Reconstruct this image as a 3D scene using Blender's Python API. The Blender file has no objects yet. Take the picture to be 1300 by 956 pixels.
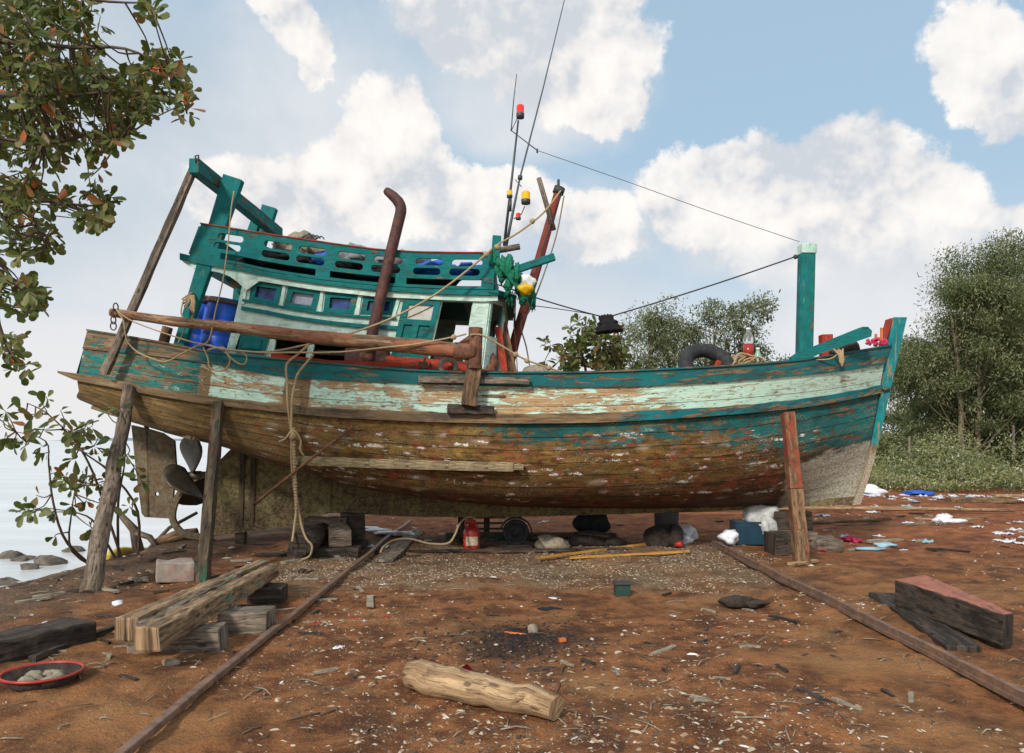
import bpy, math, random
import numpy as np
from mathutils import Vector, Matrix
from mathutils.geometry import tessellate_polygon

S = bpy.context.scene
COL = S.collection
F = 1011.0            # focal length in photo pixels (28 mm)
CX, HY, CH = 650.0, 558.0, 1.6
YC = 12.0             # distance of the boat's centreline

# ------------------------------------------------------------ camera
cam_d = bpy.data.cameras.new('camera')
cam = bpy.data.objects.new('camera', cam_d)
COL.objects.link(cam)
cam.location = (0, 0, CH)
cam.rotation_euler = (math.radians(90), 0, 0)
cam_d.sensor_width = 36
cam_d.lens = 28.0
cam_d.shift_y = 80.0 / 1300.0
cam_d.clip_end = 6000
S.camera = cam
S.view_settings.view_transform = 'Standard'
S.view_settings.look = 'None'
S.view_settings.exposure = 0.12
S.view_settings.gamma = 1.0

SUN_EL, SUN_AZ = 34.0, 205.0    # azimuth clockwise from +Y: behind the camera, to its left


# ------------------------------------------------------------ node helper
class NT:
    def __init__(s, tree):
        s.t = tree

    def n(s, typ, props=None, **kw):
        nd = s.t.nodes.new(typ)
        for k, v in (props or {}).items():
            setattr(nd, k, v)
        for k, v in kw.items():
            key = int(k[1:]) if k[0] == 'i' and k[1:].isdigit() else k.replace('_', ' ')
            s.put(nd.inputs[key], v)
        return nd

    def put(s, sock, v):
        if isinstance(v, bpy.types.NodeSocket):
            s.t.links.new(v, sock)
        elif isinstance(v, (tuple, list)) and len(v) == 3 and sock.type == 'RGBA':
            sock.default_value = (*v, 1)
        else:
            sock.default_value = v

    def m(s, op, a, b=0.0, c=0.0, clamp=False):
        return s.n('ShaderNodeMath', {'operation': op, 'use_clamp': clamp}, i0=a, i1=b, i2=c).outputs[0]

    def add(s, a, b): return s.m('ADD', a, b)
    def sub(s, a, b): return s.m('SUBTRACT', a, b)
    def mul(s, a, b): return s.m('MULTIPLY', a, b)

    def step(s, v, lo, hi):
        return s.n('ShaderNodeMapRange', {'interpolation_type': 'SMOOTHSTEP'}, Value=v, From_Min=lo, From_Max=hi).outputs[0]

    def mix(s, f, a, b, blend='MIX'):
        nd = s.t.nodes.new('ShaderNodeMix')
        nd.data_type = 'RGBA'
        nd.blend_type = blend
        s.put(nd.inputs[0], f)
        s.put(nd.inputs[6], a)
        s.put(nd.inputs[7], b)
        return nd.outputs[2]

    def noise(s, vec, scale=5.0, detail=5.0, rough=0.6, dist=0.0, col=False):
        nd = s.n('ShaderNodeTexNoise', None, Vector=vec, Scale=scale, Detail=detail, Roughness=rough, Distortion=dist)
        return nd.outputs[1 if col else 0]

    def voro(s, vec, scale=5.0, rnd=1.0, feat='F1', out=0, dim='3D'):
        return s.n('ShaderNodeTexVoronoi', {'feature': feat, 'voronoi_dimensions': dim}, Vector=vec, Scale=scale, Randomness=rnd).outputs[out]

    def vmul(s, v, xyz):
        return s.n('ShaderNodeVectorMath', {'operation': 'MULTIPLY'}, i0=v, i1=xyz).outputs[0]

    def vadd(s, v, w):
        return s.n('ShaderNodeVectorMath', {'operation': 'ADD'}, i0=v, i1=w).outputs[0]

    def sep(s, v):
        return s.n('ShaderNodeSeparateXYZ', None, Vector=v).outputs

    def comb(s, x, y, z=0.0):
        return s.n('ShaderNodeCombineXYZ', None, X=x, Y=y, Z=z).outputs[0]

    def ramp(s, f, stops, interp='LINEAR'):
        nd = s.n('ShaderNodeValToRGB', None, Fac=f)
        cr = nd.color_ramp
        cr.interpolation = interp
        while len(cr.elements) < len(stops):
            cr.elements.new(0.5)
        for e, (p, c) in zip(cr.elements, stops):
            e.position = p
            e.color = (*c, 1) if len(c) == 3 else c
        return nd.outputs[0]

    def uv(s):
        tc = s.t.nodes.new('ShaderNodeTexCoord').outputs['UV']
        r = s.t.nodes.new('ShaderNodeObjectInfo').outputs['Random']
        return s.vadd(tc, s.comb(s.mul(r, 37.0), s.mul(r, 91.0)))


def new_mat(name):
    m = bpy.data.materials.new(name)
    m.use_nodes = True
    t = m.node_tree
    t.nodes.clear()
    g = NT(t)
    out = t.nodes.new('ShaderNodeOutputMaterial')
    return m, g, out


def principled(g, out, color, rough=0.7, bump=None, bdist=0.01, metal=0.0, spec=0.5, bstr=1.0, **kw):
    b = g.n('ShaderNodeBsdfPrincipled', None, Base_Color=color, Roughness=rough, Metallic=metal)
    b.inputs['Specular IOR Level'].default_value = spec
    for k, v in kw.items():
        g.put(b.inputs[k.replace('_', ' ')], v)
    if bump is not None:
        bn = g.n('ShaderNodeBump', None, Height=bump, Distance=bdist, Strength=bstr)
        g.t.links.new(bn.outputs[0], b.inputs['Normal'])
    g.t.links.new(b.outputs[0], out.inputs[0])
    return b


# ------------------------------------------------------------ world: Nishita sky with clouds laid out by azimuth and elevation
def azel(px, py):
    a = math.atan((px - CX) / F)
    return a, math.atan((HY - py) / F * math.cos(a))


def build_world():
    w = bpy.data.worlds.new('World')
    S.world = w
    w.use_nodes = True
    t = w.node_tree
    t.nodes.clear()
    g = NT(t)
    out = t.nodes.new('ShaderNodeOutputWorld')
    sky = g.n('ShaderNodeTexSky', {'sky_type': 'NISHITA', 'sun_disc': False,
                                   'sun_elevation': math.radians(SUN_EL), 'sun_rotation': math.radians(SUN_AZ),
                                   'air_density': 1.0, 'dust_density': 1.4, 'ozone_density': 1.0}).outputs[0]
    d = t.nodes.new('ShaderNodeTexCoord').outputs['Generated']
    x, y, z = g.sep(d)[:3]
    az = g.m('ARCTAN2', x, y)
    el = g.m('ARCSINE', z)
    # warped direction for billowy outlines
    w1 = g.noise(d, 7.0, 6.0, 0.62, col=True)
    ws = g.sep(w1)
    azw = g.add(az, g.mul(g.sub(ws[0], 0.5), 0.13))
    elw = g.add(el, g.mul(g.sub(ws[1], 0.5), 0.11))
    fine = g.noise(d, 17.0, 10.0, 0.68)

    def field(blobs):
        acc = None
        for (px, py, rx, ry) in blobs:
            a, e = azel(px, py)
            ux = g.mul(g.sub(azw, a), F / rx)
            uy = g.mul(g.sub(elw, e), F / ry)
            r = g.m('SQRT', g.add(g.mul(ux, ux), g.mul(uy, uy)))
            f = g.sub(1.0, r)
            acc = f if acc is None else g.m('SMOOTH_MAX', acc, f, 0.18)
        return acc
    bright = [(912, 250, 96, 66), (955, 216, 64, 48), (1050, 230, 96, 66), (1125, 275, 110, 72),
              (1205, 312, 92, 56), (1100, 325, 170, 54), (1000, 290, 130, 58),
              (490, 185, 72, 78), (440, 235, 96, 66), (520, 250, 66, 60), (600, 265, 110, 56), (750, 300, 84, 52), (330, 250, 90, 44),
              (610, 30, 130, 56), (735, 50, 108, 84), (775, 130, 56, 42), (1245, 58, 74, 52), (1285, 115, 56, 54),
              (368, 15, 42, 42), (400, 60, 24, 40)]
    fb = g.add(field(bright), g.mul(g.sub(fine, 0.5), 0.95))
    mb = g.mul(g.step(fb, -0.05, 0.18), g.step(g.add(el, g.mul(g.sub(fine, .5), .10)), .15, .25))
    soft = [(160, 260, 330, 230), (90, 60, 230, 140), (600, 400, 420, 120), (350, 180, 260, 200), (1150, 400, 300, 90),
            (660, 120, 190, 90), (770, 310, 130, 80), (560, 300, 220, 100), (430, 290, 160, 90), (1090, 330, 260, 70), (960, 330, 160, 60), (40, 460, 400, 120)]
    fs = g.add(field(soft), g.mul(g.sub(g.noise(d, 3.2, 6.0, 0.6), 0.5), 1.3))
    ms = g.mul(g.step(fs, -0.1, 0.75), 0.84)
    # everything outside the framed part of the sky: broken cloud, added to soften the light
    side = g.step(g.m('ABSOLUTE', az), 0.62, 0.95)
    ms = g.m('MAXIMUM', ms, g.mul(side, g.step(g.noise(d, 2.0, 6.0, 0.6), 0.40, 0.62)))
    high = g.step(el, 0.55, 0.85)
    ms = g.m('MAXIMUM', ms, g.mul(high, g.step(g.noise(d, 2.4, 6.0, 0.6), 0.38, 0.62)))
    haze = g.mul(g.step(el, 0.36, 0.0), 0.86)
    ms = g.m('MAXIMUM', ms, haze, clamp=True)
    # thin overall veil on the blue
    K = 10.0
    blue = g.mix(0.72, sky, (0.44 * K, 0.62 * K, 0.77 * K))
    veil_v = g.noise(d, 4.0, 5.0, 0.55)
    veil_c = g.mix(g.step(veil_v, 0.35, 0.68), (0.55 * K, 0.61 * K, 0.665 * K), (0.76 * K, 0.765 * K, 0.785 * K))
    veil_c = g.mix(g.step(el, 0.27, 0.05), veil_c, (0.84 * K, 0.81 * K, 0.805 * K))
    c = g.mix(ms, blue, veil_c)
    # cumulus shading: cream billows, grey hollows and bases
    sh = g.noise(g.vadd(d, (0.012, 0.0, -0.018)), 17.0, 10.0, 0.68)
    relief = g.sub(fine, sh)
    big = g.noise(d, 8.5, 4.0, 0.55)
    lit = g.add(g.mul(relief, 1.7), g.add(g.step(big, 0.36, 0.60), g.mul(fb, 0.12)))
    cum = g.ramp(g.m('MULTIPLY', lit, 0.8, clamp=True),
                 [(0.0, (0.60 * K, 0.63 * K, 0.68 * K)), (0.45, (0.83 * K, 0.805 * K, 0.79 * K)), (1.0, (0.97 * K, 0.93 * K, 0.885 * K))])
    cum = g.mix(g.mul(g.step(el, 0.26, 0.12), 0.6), cum, (0.74 * K, 0.74 * K, 0.76 * K))
    c = g.mix(g.mul(mb, 0.94), c, cum)
    # unseen sky behind and beside the viewer, brightened to add fill light
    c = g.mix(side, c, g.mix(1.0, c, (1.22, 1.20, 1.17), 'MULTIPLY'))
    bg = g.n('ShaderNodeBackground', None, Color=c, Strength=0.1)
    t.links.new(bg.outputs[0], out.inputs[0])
    w.cycles.sampling_method = 'MANUAL'
    w.cycles.sample_map_resolution = 512


build_world()
sl = bpy.data.lights.new('sun', 'SUN')
sl.energy = 2.9
sl.angle = math.radians(7)
sl.color = (1.0, 0.94, 0.86)
sun = bpy.data.objects.new('sun', sl)
COL.objects.link(sun)
_a, _e = math.radians(SUN_AZ), math.radians(SUN_EL)
_sd = Vector((math.sin(_a) * math.cos(_e), math.cos(_a) * math.cos(_e), math.sin(_e)))
sun.rotation_euler = _sd.to_track_quat('Z', 'Y').to_euler()
S.cycles.max_bounces = 6
S.cycles.transparent_max_bounces = 8
S.cycles.caustics_reflective = False
S.cycles.caustics_refractive = False
S.cycles.use_denoising = True


# ------------------------------------------------------------ geometry helpers
def P(px, py, d):
    """photo pixel + distance -> world point"""
    return Vector(((px - CX) / F * d, d, CH - (py - HY) / F * d))


def sstep(v, a, b):
    t = np.clip((v - a) / (b - a), 0, 1)
    return t * t * (3 - 2 * t)


_rs = np.random.RandomState(5)
_lat = _rs.rand(256, 256)


def vnoise(x, y):
    xi = np.floor(x).astype(int)
    yi = np.floor(y).astype(int)
    fx, fy = x - xi, y - yi
    fx = fx * fx * (3 - 2 * fx)
    fy = fy * fy * (3 - 2 * fy)
    a, b = _lat[xi % 256, yi % 256], _lat[(xi + 1) % 256, yi % 256]
    c, d = _lat[xi % 256, (yi + 1) % 256], _lat[(xi + 1) % 256, (yi + 1) % 256]
    return (a * (1 - fx) + b * fx) * (1 - fy) + (c * (1 - fx) + d * fx) * fy - 0.5


def coast(y):
    return -5.75 + 0.10 * (y - 9.0)


def ground_z(x, y):
    x = np.asarray(x, float)
    y = np.asarray(y, float)
    z = 0.10 * vnoise(x * 0.55 + 9, y * 0.55) + 0.05 * vnoise(x * 1.7, y * 1.7 + 3) + 0.028 * vnoise(x * 5, y * 5)
    z = z + 0.016 * vnoise(x * 13, y * 13 + 7) + 0.008 * vnoise(x * 31, y * 31)
    s = x - coast(y)
    z = z - 1.35 * sstep(-s, -0.75, 3.2) + 0.05 * sstep(s, 2.0, 0.2)
    z = z - 0.10 * np.exp(-((x + 2.62 - 0) ** 2) / 0.9) * 0  # flat along the track
    return z


def gz(x, y):
    return float(ground_z(x, y))


def G(px, py, z=0.0):
    d = (CH - z) * F / (py - HY)
    x = (px - CX) / F * d
    return Vector((x, d, gz(x, d) + z))


def origin_of(o):
    v = Vector((0, 0, 0))
    while o is not None:
        v += o.location
        o = o.parent
    return v


def tag(o, label=None, cat=None, group=None, kind=None):
    if label: o['label'] = label
    if cat: o['category'] = cat
    if group: o['group'] = group
    if kind: o['kind'] = kind
    return o


def empty(name, loc, label, cat, group=None):
    o = bpy.data.objects.new(name, None)
    o.empty_display_size = 0.2
    o.location = loc
    COL.objects.link(o)
    return tag(o, label, cat, group)


class MB:
    def __init__(s):
        s.v, s.f, s.mi, s.uv, s.sm = [], [], [], [], []

    def face(s, idx, uvs, mi=0, smooth=False):
        s.f.append(tuple(idx))
        s.uv.append(uvs)
        s.mi.append(mi)
        s.sm.append(smooth)

    def tube(s, pts, rad, n=10, mi=0, cap=True, smooth=True, squash=1.0):
        pts = [Vector(p) for p in pts]
        if not isinstance(rad, (list, tuple)):
            rad = [rad] * len(pts)
        base = len(s.v)
        L = 0.0
        prev = None
        Ls = []
        for i, p in enumerate(pts):
            a = pts[max(0, i - 1)]
            b = pts[min(len(pts) - 1, i + 1)]
            t = (b - a)
            t = t.normalized() if t.length > 1e-9 else Vector((0, 0, 1))
            if prev is None:
                ref = Vector((0, 0, 1)) if abs(t.z) < 0.9 else Vector((1, 0, 0))
                nn = t.cross(ref).normalized()
            else:
                nn = (prev - t * prev.dot(t))
                nn = nn.normalized() if nn.length > 1e-6 else t.orthogonal().normalized()
            prev = nn
            bb = t.cross(nn)
            if i: L += (p - pts[i - 1]).length
            Ls.append(L)
            for k in range(n):
                an = 2 * math.pi * k / n
                s.v.append(p + nn * math.cos(an) * rad[i] + bb * math.sin(an) * rad[i] * squash)
        for i in range(len(pts) - 1):
            c = 2 * math.pi * rad[len(rad) // 2]
            for k in range(n):
                k2 = (k + 1) % n
                u0, u1 = c * k / n, c * (k + 1) / n
                s.face((base + i * n + k, base + i * n + k2, base + (i + 1) * n + k2, base + (i + 1) * n + k),
                       [(Ls[i], u0), (Ls[i], u1), (Ls[i + 1], u1), (Ls[i + 1], u0)], mi, smooth)
        if cap:
            for i, rev in ((0, True), (len(pts) - 1, False)):
                idx = [base + i * n + k for k in range(n)]
                if rev: idx.reverse()
                s.face(idx, [(0.1 * math.cos(k), 0.1 * math.sin(k)) for k in range(n)], mi, False)
        return s

    def beam(s, p0, p1, w, h, up=(0, 0, 1), seg=1, jit=0.0, mi=0, w1=None, h1=None, rnd=None):
        """box bar from p0 to p1, w across, h along up"""
        p0, p1, up = Vector(p0), Vector(p1), Vector(up)
        rnd = rnd or random.Random(int(abs(p0.x * 131 + p0.y * 17 + p1.z * 57) * 100))
        t = (p1 - p0).normalized()
        side = t.cross(up).normalized()
        up = side.cross(t).normalized()
        L = (p1 - p0).length
        w1 = w if w1 is None else w1
        h1 = h if h1 is None else h1
        base = len(s.v)
        for i in range(seg + 1):
            q = i / seg
            c = p0.lerp(p1, q)
            ww, hh = w + (w1 - w) * q, h + (h1 - h) * q
            for (a, b) in ((-1, -1), (1, -1), (1, 1), (-1, 1)):
                j = Vector([rnd.uniform(-jit, jit) for _ in range(3)]) if jit else Vector((0, 0, 0))
                s.v.append(c + side * (a * ww / 2) + up * (b * hh / 2) + j)
        vs = [0, w, w + h, 2 * w + h, 2 * w + 2 * h]
        for i in range(seg):
            u0, u1 = L * i / seg, L * (i + 1) / seg
            for k in range(4):
                k2 = (k + 1) % 4
                s.face((base + i * 4 + k, base + i * 4 + k2, base + i * 4 + 4 + k2, base + i * 4 + 4 + k),
                       [(u0, vs[k]), (u0, vs[k + 1]), (u1, vs[k + 1]), (u1, vs[k])], mi)
        e = base + seg * 4
        s.face((base + 3, base + 2, base + 1, base), [(0, 0), (0, w), (h * .3, w), (h * .3, 0)], mi)
        s.face((e, e + 1, e + 2, e + 3), [(0, 0), (0, w), (h * .3, w), (h * .3, 0)], mi)
        return s

    def box(s, c, sx, sy, sz, rz=0.0, mi=0, jit=0.0):
        c = Vector(c)
        d = Vector((math.cos(rz), math.sin(rz), 0)) * sx / 2
        return s.beam(c - d, c + d, sy, sz, mi=mi, jit=jit)

    def poly(s, pts, y0, y1, holes=(), mi=0, uvf=None):
        """polygon (x, z) with holes extruded between y0 and y1"""
        loops = [[Vector((p[0], 0, p[1])) for p in pts]] + [[Vector((p[0], 0, p[1])) for p in h] for h in holes]
        flat = [p for l in loops for p in l]
        tris = tessellate_polygon([[Vector((p.x, p.z, 0)) for p in l] for l in loops])
        base = len(s.v)
        n = len(flat)
        for y in (y0, y1):
            for p in flat:
                s.v.append(Vector((p.x, y, p.z)))
        for t in tris:
            uv = [(flat[i].x, flat[i].z) for i in t]
            s.face([base + i for i in t], uv, mi)
            s.face([base + n + i for i in reversed(t)], list(reversed(uv)), mi)
        k = 0
        for l in loops:
            m = len(l)
            for i in range(m):
                a, b = base + k + i, base + k + (i + 1) % m
                pa, pb = l[i], l[(i + 1) % m]
                ln = (pb - pa).length
                s.face((a, b, b + n, a + n), [(0, 0), (ln, 0), (ln, abs(y1 - y0)), (0, abs(y1 - y0))], mi)
            k += m
        return s

    def lathe(s, c, prof, n=20, axis='Z', mi=0, smooth=True, mis=None, cap=True):
        """profile [(r, h)] turned about an axis through c"""
        c = Vector(c)
        ax = {'Z': (Vector((1, 0, 0)), Vector((0, 1, 0)), Vector((0, 0, 1))),
              'Y': (Vector((1, 0, 0)), Vector((0, 0, 1)), Vector((0, 1, 0)))}.get(axis) if isinstance(axis, str) else None
        if ax is None:
            w = Vector(axis).normalized()
            u = w.orthogonal().normalized()
            ax = (u, w.cross(u), w)
        base = len(s.v)
        for (r, h) in prof:
            for k in range(n):
                a = 2 * math.pi * k / n
                s.v.append(c + ax[0] * r * math.cos(a) + ax[1] * r * math.sin(a) + ax[2] * h)
        for i in range(len(prof) - 1):
            for k in range(n):
                k2 = (k + 1) % n
                r = prof[i][0]
                s.face((base + i * n + k, base + i * n + k2, base + (i + 1) * n + k2, base + (i + 1) * n + k),
                       [(2 * math.pi * r * k / n, prof[i][1]), (2 * math.pi * r * (k + 1) / n, prof[i][1]),
                        (2 * math.pi * r * (k + 1) / n, prof[i + 1][1]), (2 * math.pi * r * k / n, prof[i + 1][1])],
                       (mis[i] if mis else mi), smooth)
        for i, rev in ((0, True), (len(prof) - 1, False)):
            if cap and prof[i][0] > 1e-4:
                idx = [base + i * n + k for k in range(n)]
                if rev: idx.reverse()
                s.face(idx, [(prof[i][0] * math.cos(k), prof[i][0] * math.sin(k)) for k in range(n)], (mis[min(i, len(mis) - 1)] if mis else mi))
        return s

    def grid(s, pts, uvs, mi=0, smooth=True, flip=False):
        """pts[i][j]"""
        base = len(s.v)
        ni, nj = len(pts), len(pts[0])
        for row in pts:
            for p in row: s.v.append(Vector(p))
        for i in range(ni - 1):
            for j in range(nj - 1):
                a = [(i, j), (i + 1, j), (i + 1, j + 1), (i, j + 1)]
                if flip: a.reverse()
                s.face([base + q[0] * nj + q[1] for q in a], [uvs[q[0]][q[1]] for q in a], mi, smooth)
        return s

    def lump(s, c, rx, ry, rz, seed=0, n=14, rough=0.25, mi=0, smooth=True, floor=None):
        r = random.Random(seed)
        ph = [(r.uniform(1, 4), r.uniform(1, 4), r.uniform(0, 6.3), r.uniform(0, 6.3)) for _ in range(4)]
        c = Vector(c)
        m = n // 2 + 1
        rows, uvs = [], []
        for i in range(m + 1):
            th = math.pi * i / m
            row, ur = [], []
            for j in range(n + 1):
                a = 2 * math.pi * (j % n) / n
                k = 1 + rough * sum(math.sin(f1 * a * round(1) + p1) * math.sin(f2 * th + p2) if False else
                                    math.sin(round(f1) * a + p1) * math.sin(f2 * th + p2) for f1, f2, p1, p2 in ph) * 0.5 * math.sin(th)
                q = c + Vector((rx * k * math.sin(th) * math.cos(a), ry * k * math.sin(th) * math.sin(a), rz * k * math.cos(th)))
                if floor is not None and q.z < floor: q.z = floor
                row.append(q)
                ur.append((a * rx, th * rz))
            rows.append(row)
            uvs.append(ur)
        return s.grid(rows, uvs, mi, smooth)

    def build(s, name, mats, parent=None, bevel=0.0, smooth_angle=None, sub=0):
        if not isinstance(mats, (list, tuple)): mats = [mats]
        me = bpy.data.meshes.new(name)
        vs = s.v
        if parent is not None:
            o0 = origin_of(parent)
            loc = Vector((0, 0, 0))
        else:
            xs = [p.x for p in vs]; ys = [p.y for p in vs]; zs = [p.z for p in vs]
            o0 = Vector(((min(xs) + max(xs)) / 2, (min(ys) + max(ys)) / 2, min(zs)))
            loc = o0
        me.from_pydata([tuple(p - o0) for p in vs], [], s.f)
        uvl = me.uv_layers.new(name='UVMap')
        flat = [c for f in s.uv for uv in f for c in uv]
        uvl.data.foreach_set('uv', flat)
        me.polygons.foreach_set('material_index', s.mi)
        me.polygons.foreach_set('use_smooth', s.sm)
        for m in mats: me.materials.append(m)
        me.update()
        o = bpy.data.objects.new(name, me)
        o.location = loc
        COL.objects.link(o)
        if parent is not None: o.parent = parent
        if bevel:
            b = o.modifiers.new('bevel', 'BEVEL')
            b.width = bevel
            b.segments = 2
            b.limit_method = 'ANGLE'
            b.angle_limit = math.radians(40)
        if sub:
            b = o.modifiers.new('sub', 'SUBSURF')
            b.levels = b.render_levels = sub
        return o


def smooth_path(pts, k=4):
    pts = [Vector(p) for p in pts]
    if len(pts) < 3: return pts
    out = []
    for i in range(len(pts) - 1):
        p0, p1, p2, p3 = pts[max(0, i - 1)], pts[i], pts[i + 1], pts[min(len(pts) - 1, i + 2)]
        for j in range(k):
            t = j / k
            out.append(0.5 * ((2 * p1) + (p2 - p0) * t + (2 * p0 - 5 * p1 + 4 * p2 - p3) * t * t + (3 * p1 - p0 - 3 * p2 + p3) * t ** 3))
    out.append(pts[-1])
    return out


# ------------------------------------------------------------ materials
def wood(name, dark, light, paint=None, cover=0.5, pscale=1.0, paint2=None, rough=0.85, bump=0.006, crack=0.8, edge=0.0):
    m, g, out = new_mat(name)
    uv = g.uv()
    gr = g.noise(g.vmul(uv, (1.6, 16.0, 1)), 1.0, 6.0, 0.65, 0.6)
    fi = g.noise(g.vmul(uv, (5.0, 90.0, 1)), 1.0, 4.0, 0.6, 0.3)
    bl = g.noise(uv, 3.0, 5.0, 0.6)
    c = g.mix(g.step(gr, 0.38, 0.62), dark, light)
    c = g.mix(g.mul(g.step(bl, 0.45, 0.75), 0.45), c, tuple(q * 0.45 for q in dark))
    mo = g.noise(g.vmul(uv, (6.0, 16.0, 1)), 1.0, 6.0, 0.75, 0.8)
    c = g.mix(g.mul(g.step(mo, .52, .62), .5), c, tuple(q * 0.4 for q in dark))
    c = g.mix(g.mul(g.step(mo, .44, .36), .35), c, tuple(min(1, q * 1.5) for q in light))
    kn = g.voro(g.vmul(uv, (2.2, 5.5, 1)), 1.0, 1.0, dim='2D')
    c = g.mix(g.mul(g.step(kn, .11, .05), .8), c, tuple(q * 0.35 for q in dark))
    ck = g.step(fi, 0.43, 0.36)
    c = g.mix(g.mul(ck, crack), c, tuple(q * 0.25 for q in dark))
    h = g.add(g.mul(gr, 0.5), g.mul(g.sub(1.0, ck), 0.5))
    if paint is not None:
        pn = g.noise(g.vmul(uv, (2.2 * pscale, 7.0 * pscale, 1)), 1.0, 7.0, 0.68, 0.4)
        pn = g.add(g.mul(pn, 0.8), g.mul(fi, 0.2))
        th = 0.62 - 0.26 * cover
        mk = g.step(pn, th - 0.012, th + 0.012)
        pv = g.noise(uv, 7.0, 4.0, 0.6)
        pc = g.mix(g.step(pv, 0.3, 0.75), tuple(q * 0.72 for q in paint), paint)
        if paint2 is not None:
            pc = g.mix(g.step(g.noise(uv, 2.3, 5.0, 0.7), 0.52, 0.60), pc, paint2)
        gm = g.noise(g.vadd(g.vmul(uv, (3.0, 9.0, 1)), (5, 9, 0)), 1.0, 8.0, 0.75, 0.5)
        pc = g.mix(g.mul(g.step(gm, .50, .66), .42), pc, (0.05, 0.045, 0.035))
        pc = g.mix(g.mul(g.step(gm, .42, .33), .22), pc, (0.45, 0.50, 0.45))
        c = g.mix(mk, c, pc)
        h = g.add(g.mul(h, 0.6), g.mul(mk, 0.5))
    principled(g, out, c, rough, h, bump, spec=0.3)
    return m


def flat(name, col, rough=0.6, var=0.25, scale=6.0, metal=0.0, bump=0.002, spec=0.4, grime=None, gamt=0.5, **kw):
    m, g, out = new_mat(name)
    uv = g.n('ShaderNodeTexCoord').outputs['Object']
    nz = g.noise(uv, scale, 6.0, 0.65)
    c = g.mix(g.step(nz, 0.3, 0.7), tuple(q * (1 - var) for q in col), tuple(min(1, q * (1 + var * .6)) for q in col))
    if grime is not None:
        g2 = g.noise(uv, scale * 0.6, 8.0, 0.7, 0.5)
        c = g.mix(g.mul(g.step(g2, 0.50, 0.60), gamt), c, grime)
    principled(g, out, c, rough, nz, bump, metal, spec, **kw)
    return m


TEAL = (0.005, 0.175, 0.165)
TEAL2 = (0.01, 0.13, 0.15)
MINT = (0.64, 0.83, 0.72)
M = {}
M['teal_wood'] = wood('teal painted wood', (0.07, 0.05, 0.03), (0.22, 0.15, 0.08), TEAL, 0.86, 1.0, (0.006, 0.155, 0.165))
M['teal_worn'] = wood('worn teal paint', (0.06, 0.045, 0.03), (0.21, 0.14, 0.08), TEAL, 0.62, 1.0, TEAL2)
M['mint_wood'] = wood('mint painted wood', (0.15, 0.10, 0.05), (0.35, 0.26, 0.15), MINT, 0.99, 1.0, (0.42, 0.63, 0.52), crack=.4)
M['grey_wood'] = wood('weathered grey wood', (0.10, 0.08, 0.06), (0.27, 0.21, 0.155))
M['brown_wood'] = wood('brown driftwood', (0.10, 0.06, 0.035), (0.27, 0.165, 0.085))
M['dark_wood'] = wood('dark wet wood', (0.028, 0.022, 0.018), (0.09, 0.065, 0.048))
M['pale_wood'] = wood('pale bare wood', (0.26, 0.155, 0.08), (0.50, 0.34, 0.19), crack=.5)
M['beam_wood'] = wood('split beam wood', (0.13, 0.08, 0.045), (0.38, 0.25, 0.14), (0.08, 0.33, 0.22), 0.06, 0.45)
M['log_wood'] = wood('boom log wood', (0.13, 0.075, 0.04), (0.38, 0.23, 0.13), (0.36, 0.14, 0.075), 0.42, 0.5)
M['red_wood'] = wood('red painted wood', (0.08, 0.045, 0.03), (0.20, 0.11, 0.07), (0.44, 0.045, 0.022), 0.80)
M['mast_red'] = wood('oxide red mast paint', (0.07, 0.045, 0.03), (0.17, 0.10, 0.07), (0.24, 0.045, 0.03), 0.88)
M['orange_red'] = wood('orange red paint', (0.10, 0.05, 0.03), (0.22, 0.11, 0.06), (0.48, 0.055, 0.03), 0.68)
M['redtop_wood'] = wood('faded red timber top', (0.12, 0.08, 0.06), (0.26, 0.17, 0.12), (0.42, 0.155, 0.10), 0.75)
M['prop_red'] = wood('rusty orange prop paint', (0.10, 0.06, 0.035), (0.26, 0.14, 0.07), (0.30, 0.075, 0.035), 0.55, 1.0, (0.20,0.05,0.03))
M['green_prop'] = wood('dark green prop', (0.045, 0.033, 0.02), (0.12, 0.085, 0.05), (0.03, 0.09, 0.055), 0.22, 1.0, (0.20, 0.03, 0.02))
M['yellow_strip'] = wood('yellow strip', (0.25, 0.12, 0.03), (0.50, 0.25, 0.06), (0.60, 0.30, 0.05), 0.7)
M['concrete'] = flat('concrete block', (0.34, 0.28, 0.23), 0.9, 0.3, 9, bump=0.01, grime=(0.30, 0.12, 0.08), gamt=.4)
M['rust'] = flat('rusty steel', (0.14, 0.06, 0.035), 0.8, 0.5, 14, bump=0.006, grime=(0.30, 0.13, 0.05), gamt=.7)
M['rust_dark'] = flat('dark rusty pipe', (0.075, 0.03, 0.025), 0.7, 0.45, 12, bump=0.004, grime=(0.17, 0.065, 0.04), gamt=.5)
M['rail_steel'] = flat('rail steel', (0.20, 0.125, 0.09), 0.6, 0.35, 12, bump=0.004, grime=(0.30, 0.16, 0.09), gamt=.6, metal=.2)
M['crust'] = flat('barnacled iron', (0.15, 0.12, 0.075), 0.95, 0.45, 18, bump=0.012, grime=(0.16, 0.07, 0.03), gamt=.7)
M['bronze'] = flat('dull propeller bronze', (0.095, 0.078, 0.06), 0.55, 0.4, 9, metal=.5, bump=0.003)
M['rope'] = flat('manila rope', (0.40, 0.29, 0.16), 0.95, 0.35, 60, bump=0.004)
M['rope_grey'] = flat('grey rope', (0.22, 0.19, 0.15), 0.95, 0.35, 60, bump=0.004)
M['wire'] = flat('dark wire', (0.05, 0.05, 0.05), 0.6)
M['antenna'] = flat('antenna metal', (0.07, 0.085, 0.09), 0.5, metal=.4)
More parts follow.
